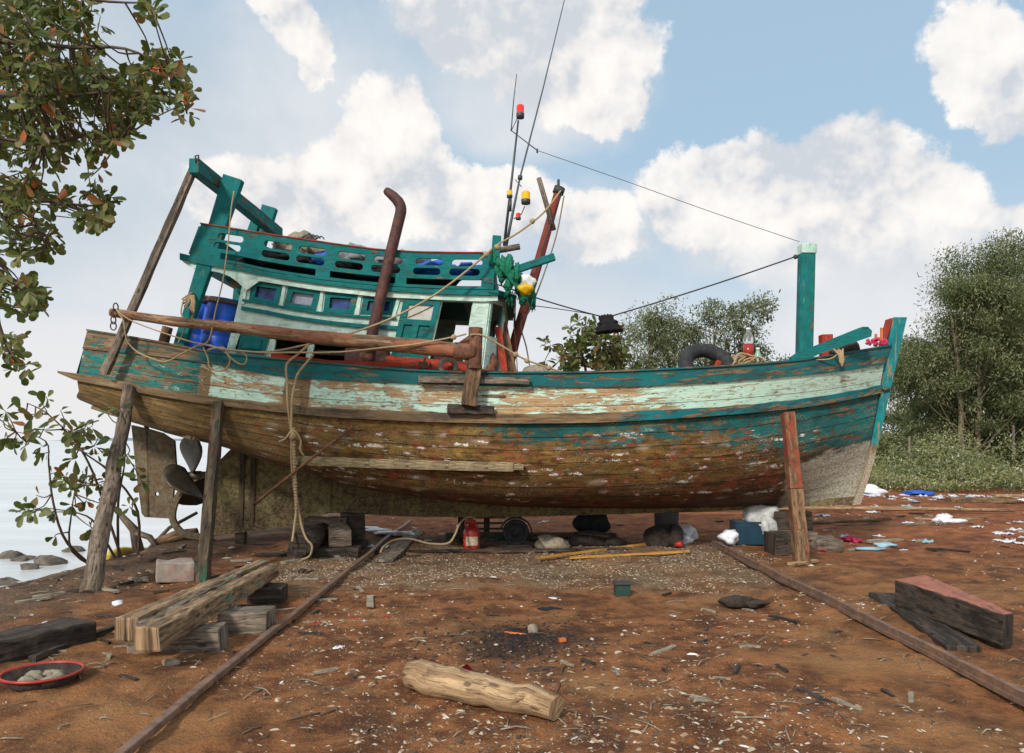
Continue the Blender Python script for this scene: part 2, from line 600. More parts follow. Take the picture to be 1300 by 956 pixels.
M['blue_plastic'] = flat('blue barrel plastic', (0.014, 0.10, 0.58), 0.38, 0.3, 5, grime=(0.20, 0.23, 0.33), gamt=.35)
M['rubber'] = flat('tyre rubber', (0.02, 0.021, 0.023), 0.75, 0.4, 20, bump=0.004, grime=(0.06, 0.055, 0.05), gamt=.5)
M['black_cloth'] = flat('black cloth', (0.014, 0.013, 0.014), 0.95, 0.5, 10, bump=0.02)
M['brown_cloth'] = flat('dark brown cloth', (0.045, 0.032, 0.025), 0.95, 0.5, 12, bump=0.03)
M['green_net'] = flat('green netting', (0.008, 0.19, 0.105), 0.85, 0.5, 30, bump=0.02)
M['yellow_jug'] = flat('yellow plastic', (0.72, 0.43, 0.01), 0.45)
M['clear_jug'] = flat('milky plastic', (0.70, 0.72, 0.70), 0.3, 0.1)
M['red_plastic'] = flat('red plastic', (0.42, 0.035, 0.025), 0.4, 0.25, 8, grime=(0.16, 0.05, 0.04), gamt=.4)
M['pink_cloth'] = flat('pink cloth', (0.55, 0.035, 0.10), 0.8, 0.3, 20)
M['white_plastic'] = flat('white plastic film', (0.74, 0.76, 0.80), 0.35, 0.15, 10, bump=0.01)
M['clear_film'] = flat('cloudy plastic film', (0.50, 0.50, 0.48), 0.3, 0.25, 14, bump=0.02)
M['blue_tarp'] = flat('blue tarp', (0.02, 0.11, 0.50), 0.5, 0.3, 12, bump=0.01)
M['cyan_plastic'] = flat('pale blue plastic', (0.30, 0.52, 0.62), 0.4, 0.2)
M['label_paper'] = flat('dirty label paper', (0.50, 0.42, 0.30), 0.8, 0.4, 40)
M['crate_blue'] = flat('dark teal crate', (0.012, 0.045, 0.075), 0.5, 0.3)
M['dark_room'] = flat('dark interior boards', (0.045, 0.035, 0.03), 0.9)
M['grey_board'] = flat('grey underside', (0.23, 0.24, 0.24), 0.85)
M['glass_dark'] = flat('dark window glass', (0.018, 0.05, 0.20), 0.12, 0.8, 9, spec=.8)
M['glass_grey'] = flat('milky window film', (0.36, 0.38, 0.47), 0.35, 0.25, 12)
M['glass_pale'] = flat('pale door glass', (0.50, 0.49, 0.42), 0.35, 0.2, 8)
M['lamp_red'] = flat('red lamp lens', (0.70, 0.03, 0.02), 0.25, 0.1)
M['lamp_amber'] = flat('amber lamp lens', (0.80, 0.42, 0.01), 0.25, 0.1)
M['rock'] = flat('shore rock', (0.14, 0.115, 0.09), 0.8, 0.5, 7, bump=0.03)
M['yellow_foam'] = flat('yellow foam net', (0.72, 0.52, 0.10), 0.8, 0.3, 15, bump=0.02)
M['bark'] = wood('grey brown bark', (0.09, 0.065, 0.045), (0.25, 0.19, 0.14), bump=.012)
M['bark_pale'] = wood('pale bark', (0.12, 0.10, 0.065), (0.27, 0.215, 0.145), bump=.012)
M['twig'] = flat('twig bark', (0.11, 0.075, 0.05), 0.9)
M['fibc'] = flat('sacking', (0.30, 0.25, 0.18), 0.95, 0.35, 20, bump=0.02)
M['char'] = flat('charred bits', (0.012, 0.011, 0.011), 0.9)
M['orange_frag'] = flat('orange fragments', (0.62, 0.16, 0.04), 0.6)
M['bottle_green'] = flat('pale green bottle', (0.25, 0.45, 0.35), 0.3)


def glass_mat(name, col, rough=0.05):
    m, g, out = new_mat(name)
    principled(g, out, col, rough, spec=0.6, Transmission_Weight=0.85, IOR=1.3)
    return m


M['bottle_clear'] = glass_mat('clear bottle plastic', (0.85, 0.88, 0.88))


def leaf_mat(name, stops, transl=0.35, rough=0.5, young=None):
    m, g, out = new_mat(name)
    r = g.n('ShaderNodeNewGeometry').outputs['Random Per Island']
    c = g.ramp(r, stops)
    if young is not None:
        p = g.n('ShaderNodeNewGeometry').outputs['Position']
        c = g.mix(g.mul(g.step(g.noise(p, .9, 4.0, .6), .42, .58), .7), c, young)  # paler clumps picked by position noise
    b = g.n('ShaderNodeBsdfPrincipled', None, Base_Color=c, Roughness=rough)
    b.inputs['Specular IOR Level'].default_value = 0.35
    tr = g.n('ShaderNodeBsdfTranslucent', None, Color=g.mix(0.5, c, (0.14, 0.18, 0.02)))
    mx = g.n('ShaderNodeMixShader', None, Fac=transl)
    g.t.links.new(b.outputs[0], mx.inputs[1])
    g.t.links.new(tr.outputs[0], mx.inputs[2])
    g.t.links.new(mx.outputs[0], out.inputs[0])
    return m


M['almond_leaf'] = leaf_mat('broad almond leaves', [(0.0, (0.045, 0.07, 0.016)), (0.45, (0.10, 0.125, 0.03)), (0.76, (0.19, 0.20, 0.06)), (0.84, (0.16, 0.09, 0.035)),
                                                    (0.91, (0.20, 0.17, 0.06)), (0.965, (0.26, 0.10, 0.03)), (1.0, (0.50, 0.10, 0.02))])
M['acacia_leaf'] = leaf_mat('acacia leaves', [(0.0, (0.055, 0.075, 0.028)), (0.5, (0.125, 0.155, 0.06)), (1.0, (0.22, 0.25, 0.11))], young=(0.29, 0.30, 0.16))
M['casuarina_leaf'] = leaf_mat('grey green leaves', [(0.0, (0.08, 0.10, 0.045)), (0.5, (0.15, 0.175, 0.08)), (1.0, (0.25, 0.27, 0.14))], young=(0.26, 0.28, 0.16))


def weed_material():
    m, g, out = new_mat('weeds')
    r = g.n('ShaderNodeNewGeometry').outputs['Random Per Island']
    p = g.n('ShaderNodeNewGeometry').outputs['Position']
    n1 = g.noise(p, .55, 4.0, .6)
    n2 = g.noise(p, 1.9, 3.0, .6)
    gn = g.mix(g.step(n1, .42, .58), (0.15, 0.175, 0.05), (0.38, 0.38, 0.15))
    c = g.mix(r, g.mix(.5, gn, (0.05, 0.07, 0.02)), g.mix(.35, gn, (0.42, 0.42, 0.20)))
    fl = g.mul(g.step(r, .80, .82), g.step(n2, .50, .60))
    c = g.mix(fl, c, (0.55, 0.56, 0.46))
    b = g.n('ShaderNodeBsdfPrincipled', None, Base_Color=c, Roughness=.6)
    tr = g.n('ShaderNodeBsdfTranslucent', None, Color=c)
    mx = g.n('ShaderNodeMixShader', None, Fac=.3)
    g.t.links.new(b.outputs[0], mx.inputs[1]); g.t.links.new(tr.outputs[0], mx.inputs[2]); g.t.links.new(mx.outputs[0], out.inputs[0])
    return m


M['weed_leaf'] = weed_material()


def debris_mat(name, stops, rough=0.85):
    m, g, out = new_mat(name)
    r = g.n('ShaderNodeNewGeometry').outputs['Random Per Island']
    principled(g, out, g.ramp(r, stops, 'CONSTANT'), rough)
    return m


M['chips'] = debris_mat('wood chips and shell', [(0.0, (0.10, 0.06, 0.035)), (0.3, (0.20, 0.11, 0.06)), (0.5, (0.32, 0.22, 0.13)), (0.66, (0.45, 0.37, 0.27)),
                                                 (0.8, (0.05, 0.035, 0.03)), (0.93, (0.52, 0.46, 0.38)), (0.982, (0.70, 0.68, 0.64)), (0.993, (0.5, 0.12, 0.06))])
M['gravel'] = debris_mat('grey gravel', [(0.0, (0.10, 0.07, 0.045)), (0.25, (0.20, 0.145, 0.09)), (0.5, (0.31, 0.24, 0.155)), (0.78, (0.42, 0.345, 0.24)), (0.94, (0.56, 0.50, 0.40))])


# ------------------------------------------------------------ terrain and water
def ground_material():
    m, g, out = new_mat('red laterite dirt')
    p = g.n('ShaderNodeNewGeometry').outputs['Position']
    x, y, z = g.sep(p)[:3]
    big = g.noise(p, 0.55, 6.0, 0.6)
    med = g.noise(p, 3.2, 7.0, 0.68)
    fin = g.noise(p, 22.0, 5.0, 0.7)
    grn = g.noise(p, 90.0, 3.0, 0.7)
    c = g.mix(g.step(med, 0.38, 0.62), (0.135, 0.048, 0.018), (0.38, 0.150, 0.052))
    c = g.mix(g.mul(g.step(big, 0.48, 0.66), 0.75), c, (0.46, 0.225, 0.088))
    # redder bare earth further back
    red = g.mul(g.step(g.add(y, g.mul(big, 4.0)), 11.5, 15.0), g.step(y, 60.0, 26.0))
    c = g.mix(g.mul(red, 0.75), c, g.mix(g.step(med, 0.3, 0.7), (0.21, 0.055, 0.018), (0.46, 0.155, 0.055)))
    # grey gravel spread under the hull
    w = g.noise(p, 1.6, 5.0, 0.65)
    gx = g.mul(g.step(x, -3.6, -2.6), g.step(x, 3.9, 2.6))
    yy = g.add(y, g.mul(g.sub(w, 0.5), 2.6))
    gm = g.mul(gx, g.mul(g.step(yy, 7.9, 9.2), g.step(yy, 12.9, 11.9)))
    gravel = g.mix(g.step(fin, 0.35, 0.7), (0.14, 0.095, 0.055), (0.37, 0.285, 0.18))
    c = g.mix(g.mul(gm, g.add(.40, g.mul(g.step(w, .40, .6), .4))), c, gravel)
    # grey scoured bank by the water
    s = g.sub(x, g.add(-5.75, g.mul(g.sub(y, 9.0), 0.10)))
    bank = g.mul(g.step(g.add(s, g.mul(w, 1.6)), 3.3, 1.6), g.step(y, 60, 30))
    c = g.mix(g.mul(bank, 0.7), c, g.mix(g.step(fin, 0.3, 0.7), (0.09, 0.07, 0.05), (0.24, 0.19, 0.135)))
    # burnt patch
    ux, uy = g.sub(x, 0.06), g.mul(g.sub(y, 6.35), 1.15)
    rr = g.add(g.m('SQRT', g.add(g.mul(ux, ux), g.mul(uy, uy))), g.mul(g.sub(g.noise(p, 5.0, 6.0, 0.75), 0.5), 1.3))
    c = g.mix(g.mul(g.step(rr, 0.95, 0.2), 0.75), c, (0.03, 0.022, 0.017))
    # grassy land far off
    c = g.mix(g.step(g.add(y, g.mul(big, 3.0)), 26.5, 28.0), c, (0.10, 0.12, 0.045))
    # damp and trodden patches
    dp = g.noise(g.vadd(p, (31.0, 5.0, 0)), 1.1, 7.0, 0.7, 0.6)
    c = g.mix(g.mul(g.step(dp, .51, .60), .45), c, (0.065, 0.027, 0.012))
    # fine grit and shell specks
    c = g.mix(g.mul(g.step(grn, 0.56, 0.70), 0.5), c, (0.40, 0.30, 0.20))
    c = g.mix(g.mul(g.step(grn, 0.43, 0.34), 0.55), c, (0.035, 0.02, 0.012))
    v = g.voro(p, 34.0)
    sp = g.mul(g.step(v, 0.17, 0.12), g.step(g.noise(p, 2.2, 5.0, 0.7), 0.5, 0.6))
    c = g.mix(sp, c, (0.62, 0.56, 0.47))
    h = g.add(g.mul(fin, 0.6), g.add(g.mul(grn, 0.25), g.mul(med, 1.4)))
    principled(g, out, c, 0.93, h, 0.075, spec=0.25)
    return m


def build_ground():
    def axis(segs):
        out = []
        for a, b, st in segs:
            out.extend(np.arange(a, b, st))
        return np.array(out)
    xs = np.concatenate([-np.geomspace(3000, 9, 26), np.arange(-8.8, 9.2, 0.055), np.geomspace(9.3, 3000, 40)])
    ys = np.concatenate([np.array([-60, -20, -6, -1, 1.0, 2.2]), np.arange(2.8, 13, 0.05), np.arange(13, 27, 0.13), np.geomspace(27.2, 3000, 50)])
    X, Y = np.meshgrid(xs, ys, indexing='ij')
    Z = ground_z(X, Y)
    far = sstep(Y, 30, 60)
    Z = Z * (1 - far) + far * np.where(X > coast(Y), 0.0, -1.3)
    nx, ny = X.shape
    co = np.stack([X, Y, Z], -1).reshape(-1, 3)
    i = np.arange(nx * ny).reshape(nx, ny)
    q = np.stack([i[:-1, :-1], i[1:, :-1], i[1:, 1:], i[:-1, 1:]], -1).reshape(-1, 4)
    me = bpy.data.meshes.new('ground')
    me.vertices.add(len(co))
    me.vertices.foreach_set('co', co.ravel())
    me.loops.add(q.size)
    me.loops.foreach_set('vertex_index', q.ravel().astype(np.int32))
    me.polygons.add(len(q))
    me.polygons.foreach_set('loop_start', (np.arange(len(q)) * 4).astype(np.int32))
    me.polygons.foreach_set('use_smooth', np.ones(len(q), bool))
    me.update(calc_edges=True)
    me.validate()
    me.materials.append(ground_material())
    o = bpy.data.objects.new('ground', me)
    COL.objects.link(o)
    tag(o, kind='structure')


build_ground()


def build_sea():
    m, g, out = new_mat('pale sea water')
    p = g.n('ShaderNodeNewGeometry').outputs['Position']
    h = g.add(g.noise(g.vmul(p, (0.8, 2.6, 1)), 1.0, 5.0, 0.6), g.mul(g.noise(g.vmul(p, (4, 9, 1)), 1.0, 4.0, 0.6), 0.25))
    c = g.mix(g.step(g.noise(g.vmul(p, (0.1, 0.5, 1)), 1.0, 5.0, 0.6), 0.4, 0.65), (0.60, 0.62, 0.61), (0.72, 0.74, 0.74))
    principled(g, out, c, 0.22, h, 0.05, spec=0.6, bstr=0.35)
    mb = MB()
    z = -0.42
    mb.grid([[(-4000, -30, z), (-4000, 5000, z)], [(400, -30, z), (400, 5000, z)]], [[(0, 0), (0, 1)], [(1, 0), (1, 1)]], smooth=False, flip=False)
    o = mb.build('water', m)
    tag(o, kind='structure')


build_sea()


def build_hills():
    mat = flat('distant hills', (0.20, 0.27, 0.33), 1.0, 0.15, 0.01)  # blue-grey haze of distance put into the hill colour
    mb = MB()
    for (x0, x1, h, d, ph) in ((-2600, -960, 34, 1500, 0), (-720, -480, 6, 1300, 2)):
        rows, uvs = [], []
        for i in range(41):
            t = i / 40
            x = x0 + (x1 - x0) * t
            e = math.sin(math.pi * t) ** 0.6 * h * (0.7 + 0.3 * math.sin(7 * t + ph) * math.sin(17 * t))
            rows.append([(x, d - 90, -1), (x, d - 30, e * 0.7), (x, d + 20, e), (x, d + 90, -1)])
            uvs.append([(x, 0), (x, 1), (x, 2), (x, 3)])
        mb.grid(rows, uvs)
    tag(mb.build('hills', mat), kind='structure')


build_hills()


# ============================================================ THE BOAT
def ip(tab):
    xs, ys = [a for a, _ in tab], [b for _, b in tab]
    return lambda x: float(np.interp(x, xs, ys))


B0 = ip([(-5.9, .95), (-5, 1.2), (-4, 1.38), (-2, 1.58), (0, 1.65), (2, 1.58), (3.3, 1.3), (4.3, .92), (5.0, .55), (5.4, .28), (5.72, .05)])
B2 = ip([(-6, .95), (-5, 1.2), (-4, 1.38), (-2, 1.58), (0, 1.64), (2, 1.52), (3.3, 1.18), (4.3, .77), (5.0, .40), (5.3, .22), (5.56, .05)])
B5 = ip([(-5.95, .78), (-5, .98), (-4, 1.10), (-2, 1.17), (0, 1.18), (2, 1.02), (3.3, .66), (4.3, .32), (5.0, .13), (5.32, .05)])


def level(pix, B, end_y=None):
    """curve through photo pixels lying on the near side at half breadth B(x): returns xs, zs"""
    out = []
    for px, py in pix:
        x = (px - CX) / F * 10.8
        for _ in range(30):
            d = YC - B(x)
            x = (px - CX) / F * d
        out.append((x, CH - (py - HY) / F * d))
    return out


L0 = level([(112, 421), (150, 427), (200, 435), (271, 450), (400, 462), (531, 473), (640, 475), (730, 475), (840, 471), (945, 465), (1002, 461), (1062, 452), (1130, 440)], B0)
L1 = level([(106, 443), (200, 452), (263, 461), (370, 481), (540, 488), (650, 491), (760, 492), (840, 490), (945, 483), (1062, 473), (1122, 463)], B0)
L2 = level([(97, 474), (170, 487), (259, 503), (418, 519), (540, 523), (650, 526), (760, 525), (899, 518), (1001, 509), (1062, 500), (1118, 489)], B2)
L3 = level([(98, 483), (170, 497), (259, 513), (418, 530), (540, 536), (650, 538), (760, 537), (899, 529), (1001, 520), (1062, 511), (1116, 499)], B2)
B4 = lambda x: B2(x) * .80 + B5(x) * .20 + .04 * min(1, max(0, (5.0 - x)))
L4 = level([(100, 495), (145, 508), (211, 527), (267, 540), (358, 560), (450, 577), (560, 587), (650, 591), (760, 590), (900, 584), (1000, 571), (1062, 558), (1108, 545)], B4)
L5 = level([(104, 509), (145, 527), (211, 550), (267, 561), (358, 592), (450, 617), (560, 631), (650, 636), (760, 636), (900, 632), (1000, 622), (1060, 608), (1099, 590)], B5)
L6 = [(-5.72, 2.06), (-5, 1.84), (-4, 1.50), (-3, 1.14), (-2, .84), (-1, .68), (0, .59), (2, .56), (4, .60), (5.16, .70)]


def smooth_curve(pts, n):
    xs = np.array([p[0] for p in pts]); zs = np.array([p[1] for p in pts])
    X = np.linspace(xs[0], xs[-1], n)
    Z = np.interp(X, xs, zs)
    for _ in range(6):
        Z[1:-1] = Z[1:-1] * .5 + (Z[:-2] + Z[2:]) * .25
    return X, Z


NS = 73
C0, C1, C2, C3 = [smooth_curve(l, NS) for l in (L0, L1, L2, L3)]
C4, C5, C6 = [smooth_curve(l, NS) for l in (L4, L5, L6)]


def hermite(P_, K, v):
    """interpolate points P_ at knots K"""
    n = len(K)
    i = max(0, min(n - 2, int(np.searchsorted(K, v, side='right') - 1)))
    h = K[i + 1] - K[i]
    t = (v - K[i]) / h

    def tan(j):
        if j == 0: return (P_[1] - P_[0]) / (K[1] - K[0])
        if j == n - 1: return (P_[-1] - P_[-2]) / (K[-1] - K[-2])
        return (P_[j + 1] - P_[j - 1]) / (K[j + 1] - K[j - 1])
    a, b = tan(i) * h, tan(i + 1) * h
    t2, t3 = t * t, t * t * t
    return P_[i] * (2 * t3 - 3 * t2 + 1) + a * (t3 - 2 * t2 + t) + P_[i + 1] * (3 * t2 - 2 * t3) + b * (t3 - t2)


def pt(C, B, i, side, extra=0.0):
    x, z = C[0][i], C[1][i]
    return Vector((x, YC - side * (max(B(x), 0.0) + extra), z))


NV = 22
KN = np.array([0, .36, .72, 1.0])
HULL = []
for i in range(NS):
    sec = [pt(C3, B2, i, 1), pt(C4, B4, i, 1), pt(C5, B5, i, 1), Vector((C6[0][i], YC - .07, C6[1][i]))]
    HULL.append([hermite(sec, KN, v) for v in np.linspace(0, 1, NV)])


def mirror(p): return Vector((p[0], 2 * YC - p[1], p[2]))


HP = np.array([[(p.x, p.y, p.z) for p in r] for r in HULL])
HPX = CX + HP[..., 0] / HP[..., 1] * F
HPY = HY - (HP[..., 2] - CH) / HP[..., 1] * F


def hull_at(px, py, off=0.0):
    """point just outside the near side of the hull seen at photo pixel px, py"""
    d = (HPX - px) ** 2 + (HPY - py) ** 2
    i, j = np.unravel_index(np.argmin(d), d.shape)
    return P(px, py, HP[i, j, 1] - off)


def sheer_y(px, off=0.0):
    """distance of the near topside at photo column px"""
    x = (px - CX) / F * 10.5
    for _ in range(10):
        x = (px - CX) / F * (YC - B0(x))
    return YC - B0(x) - off


boat = empty('fishing_boat', (0, YC, 0), 'old wooden fishing boat with peeling teal and mint paint propped up on the red dirt', 'fishing boat')


def hull_material():
    m, g, out = new_mat('weathered hull planking')
    tc = g.n('ShaderNodeTexCoord').outputs['UV']
    u, v, _ = g.sep(tc)[:3]
    st = g.noise(g.vmul(tc, (1.3, 34.0, 1)), 1.0, 7.0, 0.65, 0.5)      # grain along the planks
    st2 = g.noise(g.vmul(tc, (2.6, 14.0, 1)), 1.0, 7.0, 0.7, 0.7)
    bl = g.noise(g.vmul(tc, (1.0, 2.6, 1)), 1.0, 7.0, 0.65)
    bl2 = g.noise(g.vadd(g.vmul(tc, (1.7, 4.5, 1)), (13.1, 7.7, 0)), 1.0, 7.0, 0.68)
    mid = g.noise(g.vadd(g.vmul(tc, (7.0, 15.0, 1)), (3.1, 1.7, 0)), 1.0, 6.0, 0.72)
    gr = g.noise(g.vmul(tc, (26.0, 60.0, 1)), 1.0, 4.0, 0.7)
    plank = g.m('FLOOR', g.add(g.mul(v, 9.0), g.mul(g.sub(g.noise(g.vmul(tc, (.8, .5, 1)), 1.0, 2.0, .5), .5), .6)))
    ptone = g.n('ShaderNodeTexWhiteNoise', {'noise_dimensions': '2D'}, Vector=g.comb(plank, g.m('FLOOR', g.add(g.mul(u, 0.31), g.mul(plank, .37))))).outputs[0]
    ub = g.add(u, g.mul(g.sub(bl, 0.5), 2.6))
    vb = g.add(v, g.mul(g.sub(bl2, 0.5), 0.22))
    c = g.mix(g.step(st, 0.38, 0.62), (0.10, 0.052, 0.014), (0.40, 0.235, 0.075))
    moss = g.mul(g.step(bl2, 0.36, 0.52), g.step(ub, 4.2, 1.4))
    c = g.mix(g.mul(moss, 0.7), c, g.mix(g.step(st2, .38, .62), (0.115, 0.078, 0.010), (0.44, 0.30, 0.055)))
    stern = g.mul(g.step(ub, -2.0, -3.2), g.step(vb, 0.95, 0.5))
    c = g.mix(g.mul(stern, 0.8), c, g.mix(g.step(g.add(g.mul(st2, .5), g.mul(mid, .5)), .40, .60), (0.11, 0.075, 0.022), (0.46, 0.33, 0.115)))
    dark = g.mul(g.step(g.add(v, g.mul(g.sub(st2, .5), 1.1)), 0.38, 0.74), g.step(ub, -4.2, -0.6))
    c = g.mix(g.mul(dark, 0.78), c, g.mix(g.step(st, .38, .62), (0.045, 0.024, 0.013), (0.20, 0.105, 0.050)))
    # grubby staining and plank to plank tone
    c = g.mix(g.mul(g.step(mid, .49, .60), .65), c, (0.045, 0.030, 0.014))
    c = g.mix(g.mul(g.step(mid, .44, .34), .45), c, (0.46, 0.35, 0.14))
    c = g.mix(g.mul(ptone, .32), c, (0.06, 0.04, 0.022))
    c = g.mix(1.0, c, (0.76, 0.65, 0.60), 'MULTIPLY')
    low = g.step(g.add(v, g.mul(g.sub(st2, .5), .6)), .45, .95)  # planking gets darker towards the keel
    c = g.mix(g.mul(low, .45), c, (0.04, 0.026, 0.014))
    # red primer patches
    redn = g.noise(g.vadd(g.vmul(tc, (2.8, 9.0, 1)), (3.0, 5.0, 0)), 1.0, 8.0, 0.78, 0.8)
    rz = g.mul(g.step(u, -4.6, -2.5), g.step(v, 0.02, 0.10))
    c = g.mix(g.mul(g.step(redn, 0.545, 0.59), g.mul(rz, 0.8)), c, g.mix(g.step(gr, .4, .6), (0.16, 0.035, 0.016), (0.32, 0.065, 0.028)))
    # teal paint remains on the forward topsides
    tz = g.sub(g.add(0.06, g.add(g.mul(g.step(u, -0.8, 0.6), 0.16), g.mul(g.step(u, 2.0, 5.2), 0.36))), v)
    edge = g.step(g.add(tz, g.mul(g.sub(st2, 0.5), 0.30)), -0.03, 0.03)
    tzf = g.mul(edge, g.step(ub, -0.9, -0.4))
    depth = g.add(g.mul(st, 0.25), g.add(g.mul(st2, 0.35), g.mul(mid, 0.40)))
    depth = g.sub(depth, g.mul(g.m('MINIMUM', tz, .25), .26))
    keep = g.step(depth, 0.495, 0.465)
    tc_ = g.mix(g.step(bl, .35, .65), (0.007, 0.065, 0.062), (0.009, 0.15, 0.14))
    tc_ = g.mix(g.mul(g.step(mid, .46, .62), .5), tc_, (0.02, 0.06, 0.055))
    c = g.mix(g.mul(tzf, keep), c, tc_)
    # scattered flakes of teal lower down forward
    c = g.mix(g.mul(g.mul(g.step(st2, .40, .36), g.step(u, .5, 3.5)), g.mul(g.step(v, .62, .4), .8)), c, (0.012, 0.13, 0.125))
    # scraped pale forefoot
    fz = g.mul(g.step(g.add(u, g.mul(g.sub(bl2, .5), .5)), 3.92, 4.02), g.step(g.add(v, g.add(g.mul(g.sub(u, 4.0), 0.03), g.mul(g.sub(st2, .5), .3))), 0.46, 0.52))
    c = g.mix(g.mul(fz, 0.92), c, g.mix(g.step(gr, .40, .60), (0.235, 0.22, 0.165), (0.47, 0.44, 0.35)))
    # white filler dabs over the fastenings, in upright rows
    cell = g.comb(g.add(g.mul(u, 2.1), g.mul(g.sub(bl, .5), .8)), g.add(g.mul(v, 10.0), g.mul(g.sub(bl2, .5), 1.2)))
    d1 = g.voro(cell, 1.0, 0.62, dim='2D')
    jig = g.mul(g.sub(g.noise(g.vmul(tc, (9, 26, 1)), 1.0, 5.0, .75), .5), 0.75)
    on = g.step(g.noise(g.vmul(tc, (1.3, 2.4, 1)), 1.0, 3.0, 0.6), 0.47, 0.53)
    zone = g.mul(g.step(v, 0.06, 0.12), g.mul(g.step(v, 0.82, 0.68), g.mul(g.step(u, -3.6, -2.9), g.step(u, 4.6, 4.0))))
    halo = g.mul(g.step(g.add(d1, g.mul(jig, 1.3)), 0.24, 0.10), g.mul(on, zone))
    c = g.mix(g.mul(halo, g.mul(g.step(bl2, .42, .5), .75)), c, (0.30, 0.07, 0.035))
    dab = g.mul(g.step(g.add(d1, jig), 0.105, 0.085), g.mul(on, zone))
    vb2 = 0
    scuff = g.mul(g.step(g.add(d1, g.mul(jig, .5)), 0.42, 0.05), g.mul(g.mul(g.step(g.noise(g.vmul(tc, (1.9, 3.1, 1)), 1.0, 2.0, .5), .54, .60), zone), .5))
    c = g.mix(scuff, c, (0.46, 0.38, 0.29))
    c = g.mix(dab, c, g.mix(g.step(gr, .35, .6), (0.42, 0.38, 0.32), (0.76, 0.74, 0.70)))
    d2 = g.voro(g.comb(g.add(g.mul(u, 1.1), g.mul(g.sub(bl2, .5), 1.4)), g.add(g.mul(v, 9.5), g.mul(g.sub(bl, .5), .8))), 1.0, 1.0, dim='2D')
    chip = g.mul(g.step(g.add(d2, g.mul(g.sub(g.noise(g.vmul(tc, (16, 22, 1)), 1.0, 6.0, .8), .5), 1.1)), 0.09, 0.07), g.mul(zone, g.step(g.noise(g.vmul(tc, (.9, 2.0, 1)), 1.0, 2.0, .5), .48, .54)))
    c = g.mix(chip, c, (0.70, 0.67, 0.61))
    rp = g.noise(g.vadd(g.vmul(tc, (4.0, 5.0, 1)), (21, 4, 0)), 1.0, 9.0, 0.85, 0.6)
    rpz = g.mul(g.mul(g.step(u, -1.5, 0.0), g.step(u, 4.3, 2.8)), g.mul(g.step(v, .08, .2), g.step(v, .72, .5)))
    c = g.mix(g.mul(g.step(rp, .55, .59), g.mul(rpz, .7)), c, (0.30, 0.055, 0.025))
    fl = g.noise(g.vadd(g.vmul(tc, (5.0, 60.0, 1)), (7, 1, 0)), 1.0, 4.0, 0.6)
    flz = g.mul(g.step(fl, 0.635, 0.655), g.mul(zone, g.step(bl, 0.48, 0.56)))
    c = g.mix(flz, c, (0.66, 0.64, 0.58))
    # barnacle crust speckle
    vo = g.voro(g.vmul(tc, (34.0, 80.0, 1)), 1.0, dim='2D')
    bz = g.mul(g.step(vo, 0.36, 0.22), g.step(bl2, .45, .56))
    c = g.mix(g.mul(bz, 0.6), c, g.mix(g.step(bl, .42, .58), (0.04, 0.03, 0.02), (0.40, 0.32, 0.19)))
    # plank seams, open in places
    sv = g.m('FRACT', g.add(g.mul(v, 9.0), g.mul(g.sub(g.noise(g.vmul(tc, (.8, .5, 1)), 1.0, 2.0, .5), .5), .6)))
    sd = g.m('MINIMUM', sv, g.sub(1.0, sv))
    seam = g.mul(g.step(sd, 0.05, 0.01), g.mul(g.sub(1.0, fz), g.step(g.noise(g.vmul(tc, (1.5, 9.0, 1)), 1.0, 4.0, .6), .36, .56)))
    c = g.mix(g.mul(seam, 0.7), c, (0.022, 0.015, 0.010))
    ho = g.m('PINGPONG', g.add(g.mul(sv, 1.0), 0.0), 0.5)
    h = g.add(g.add(g.mul(st, 0.6), g.mul(gr, 0.4)), g.sub(g.add(g.mul(bz, 0.4), g.mul(ho, .5)), g.mul(seam, 1.2)))
    h = g.add(h, g.add(g.mul(dab, 0.5), g.mul(mid, .5)))
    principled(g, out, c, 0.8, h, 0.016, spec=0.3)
    return m


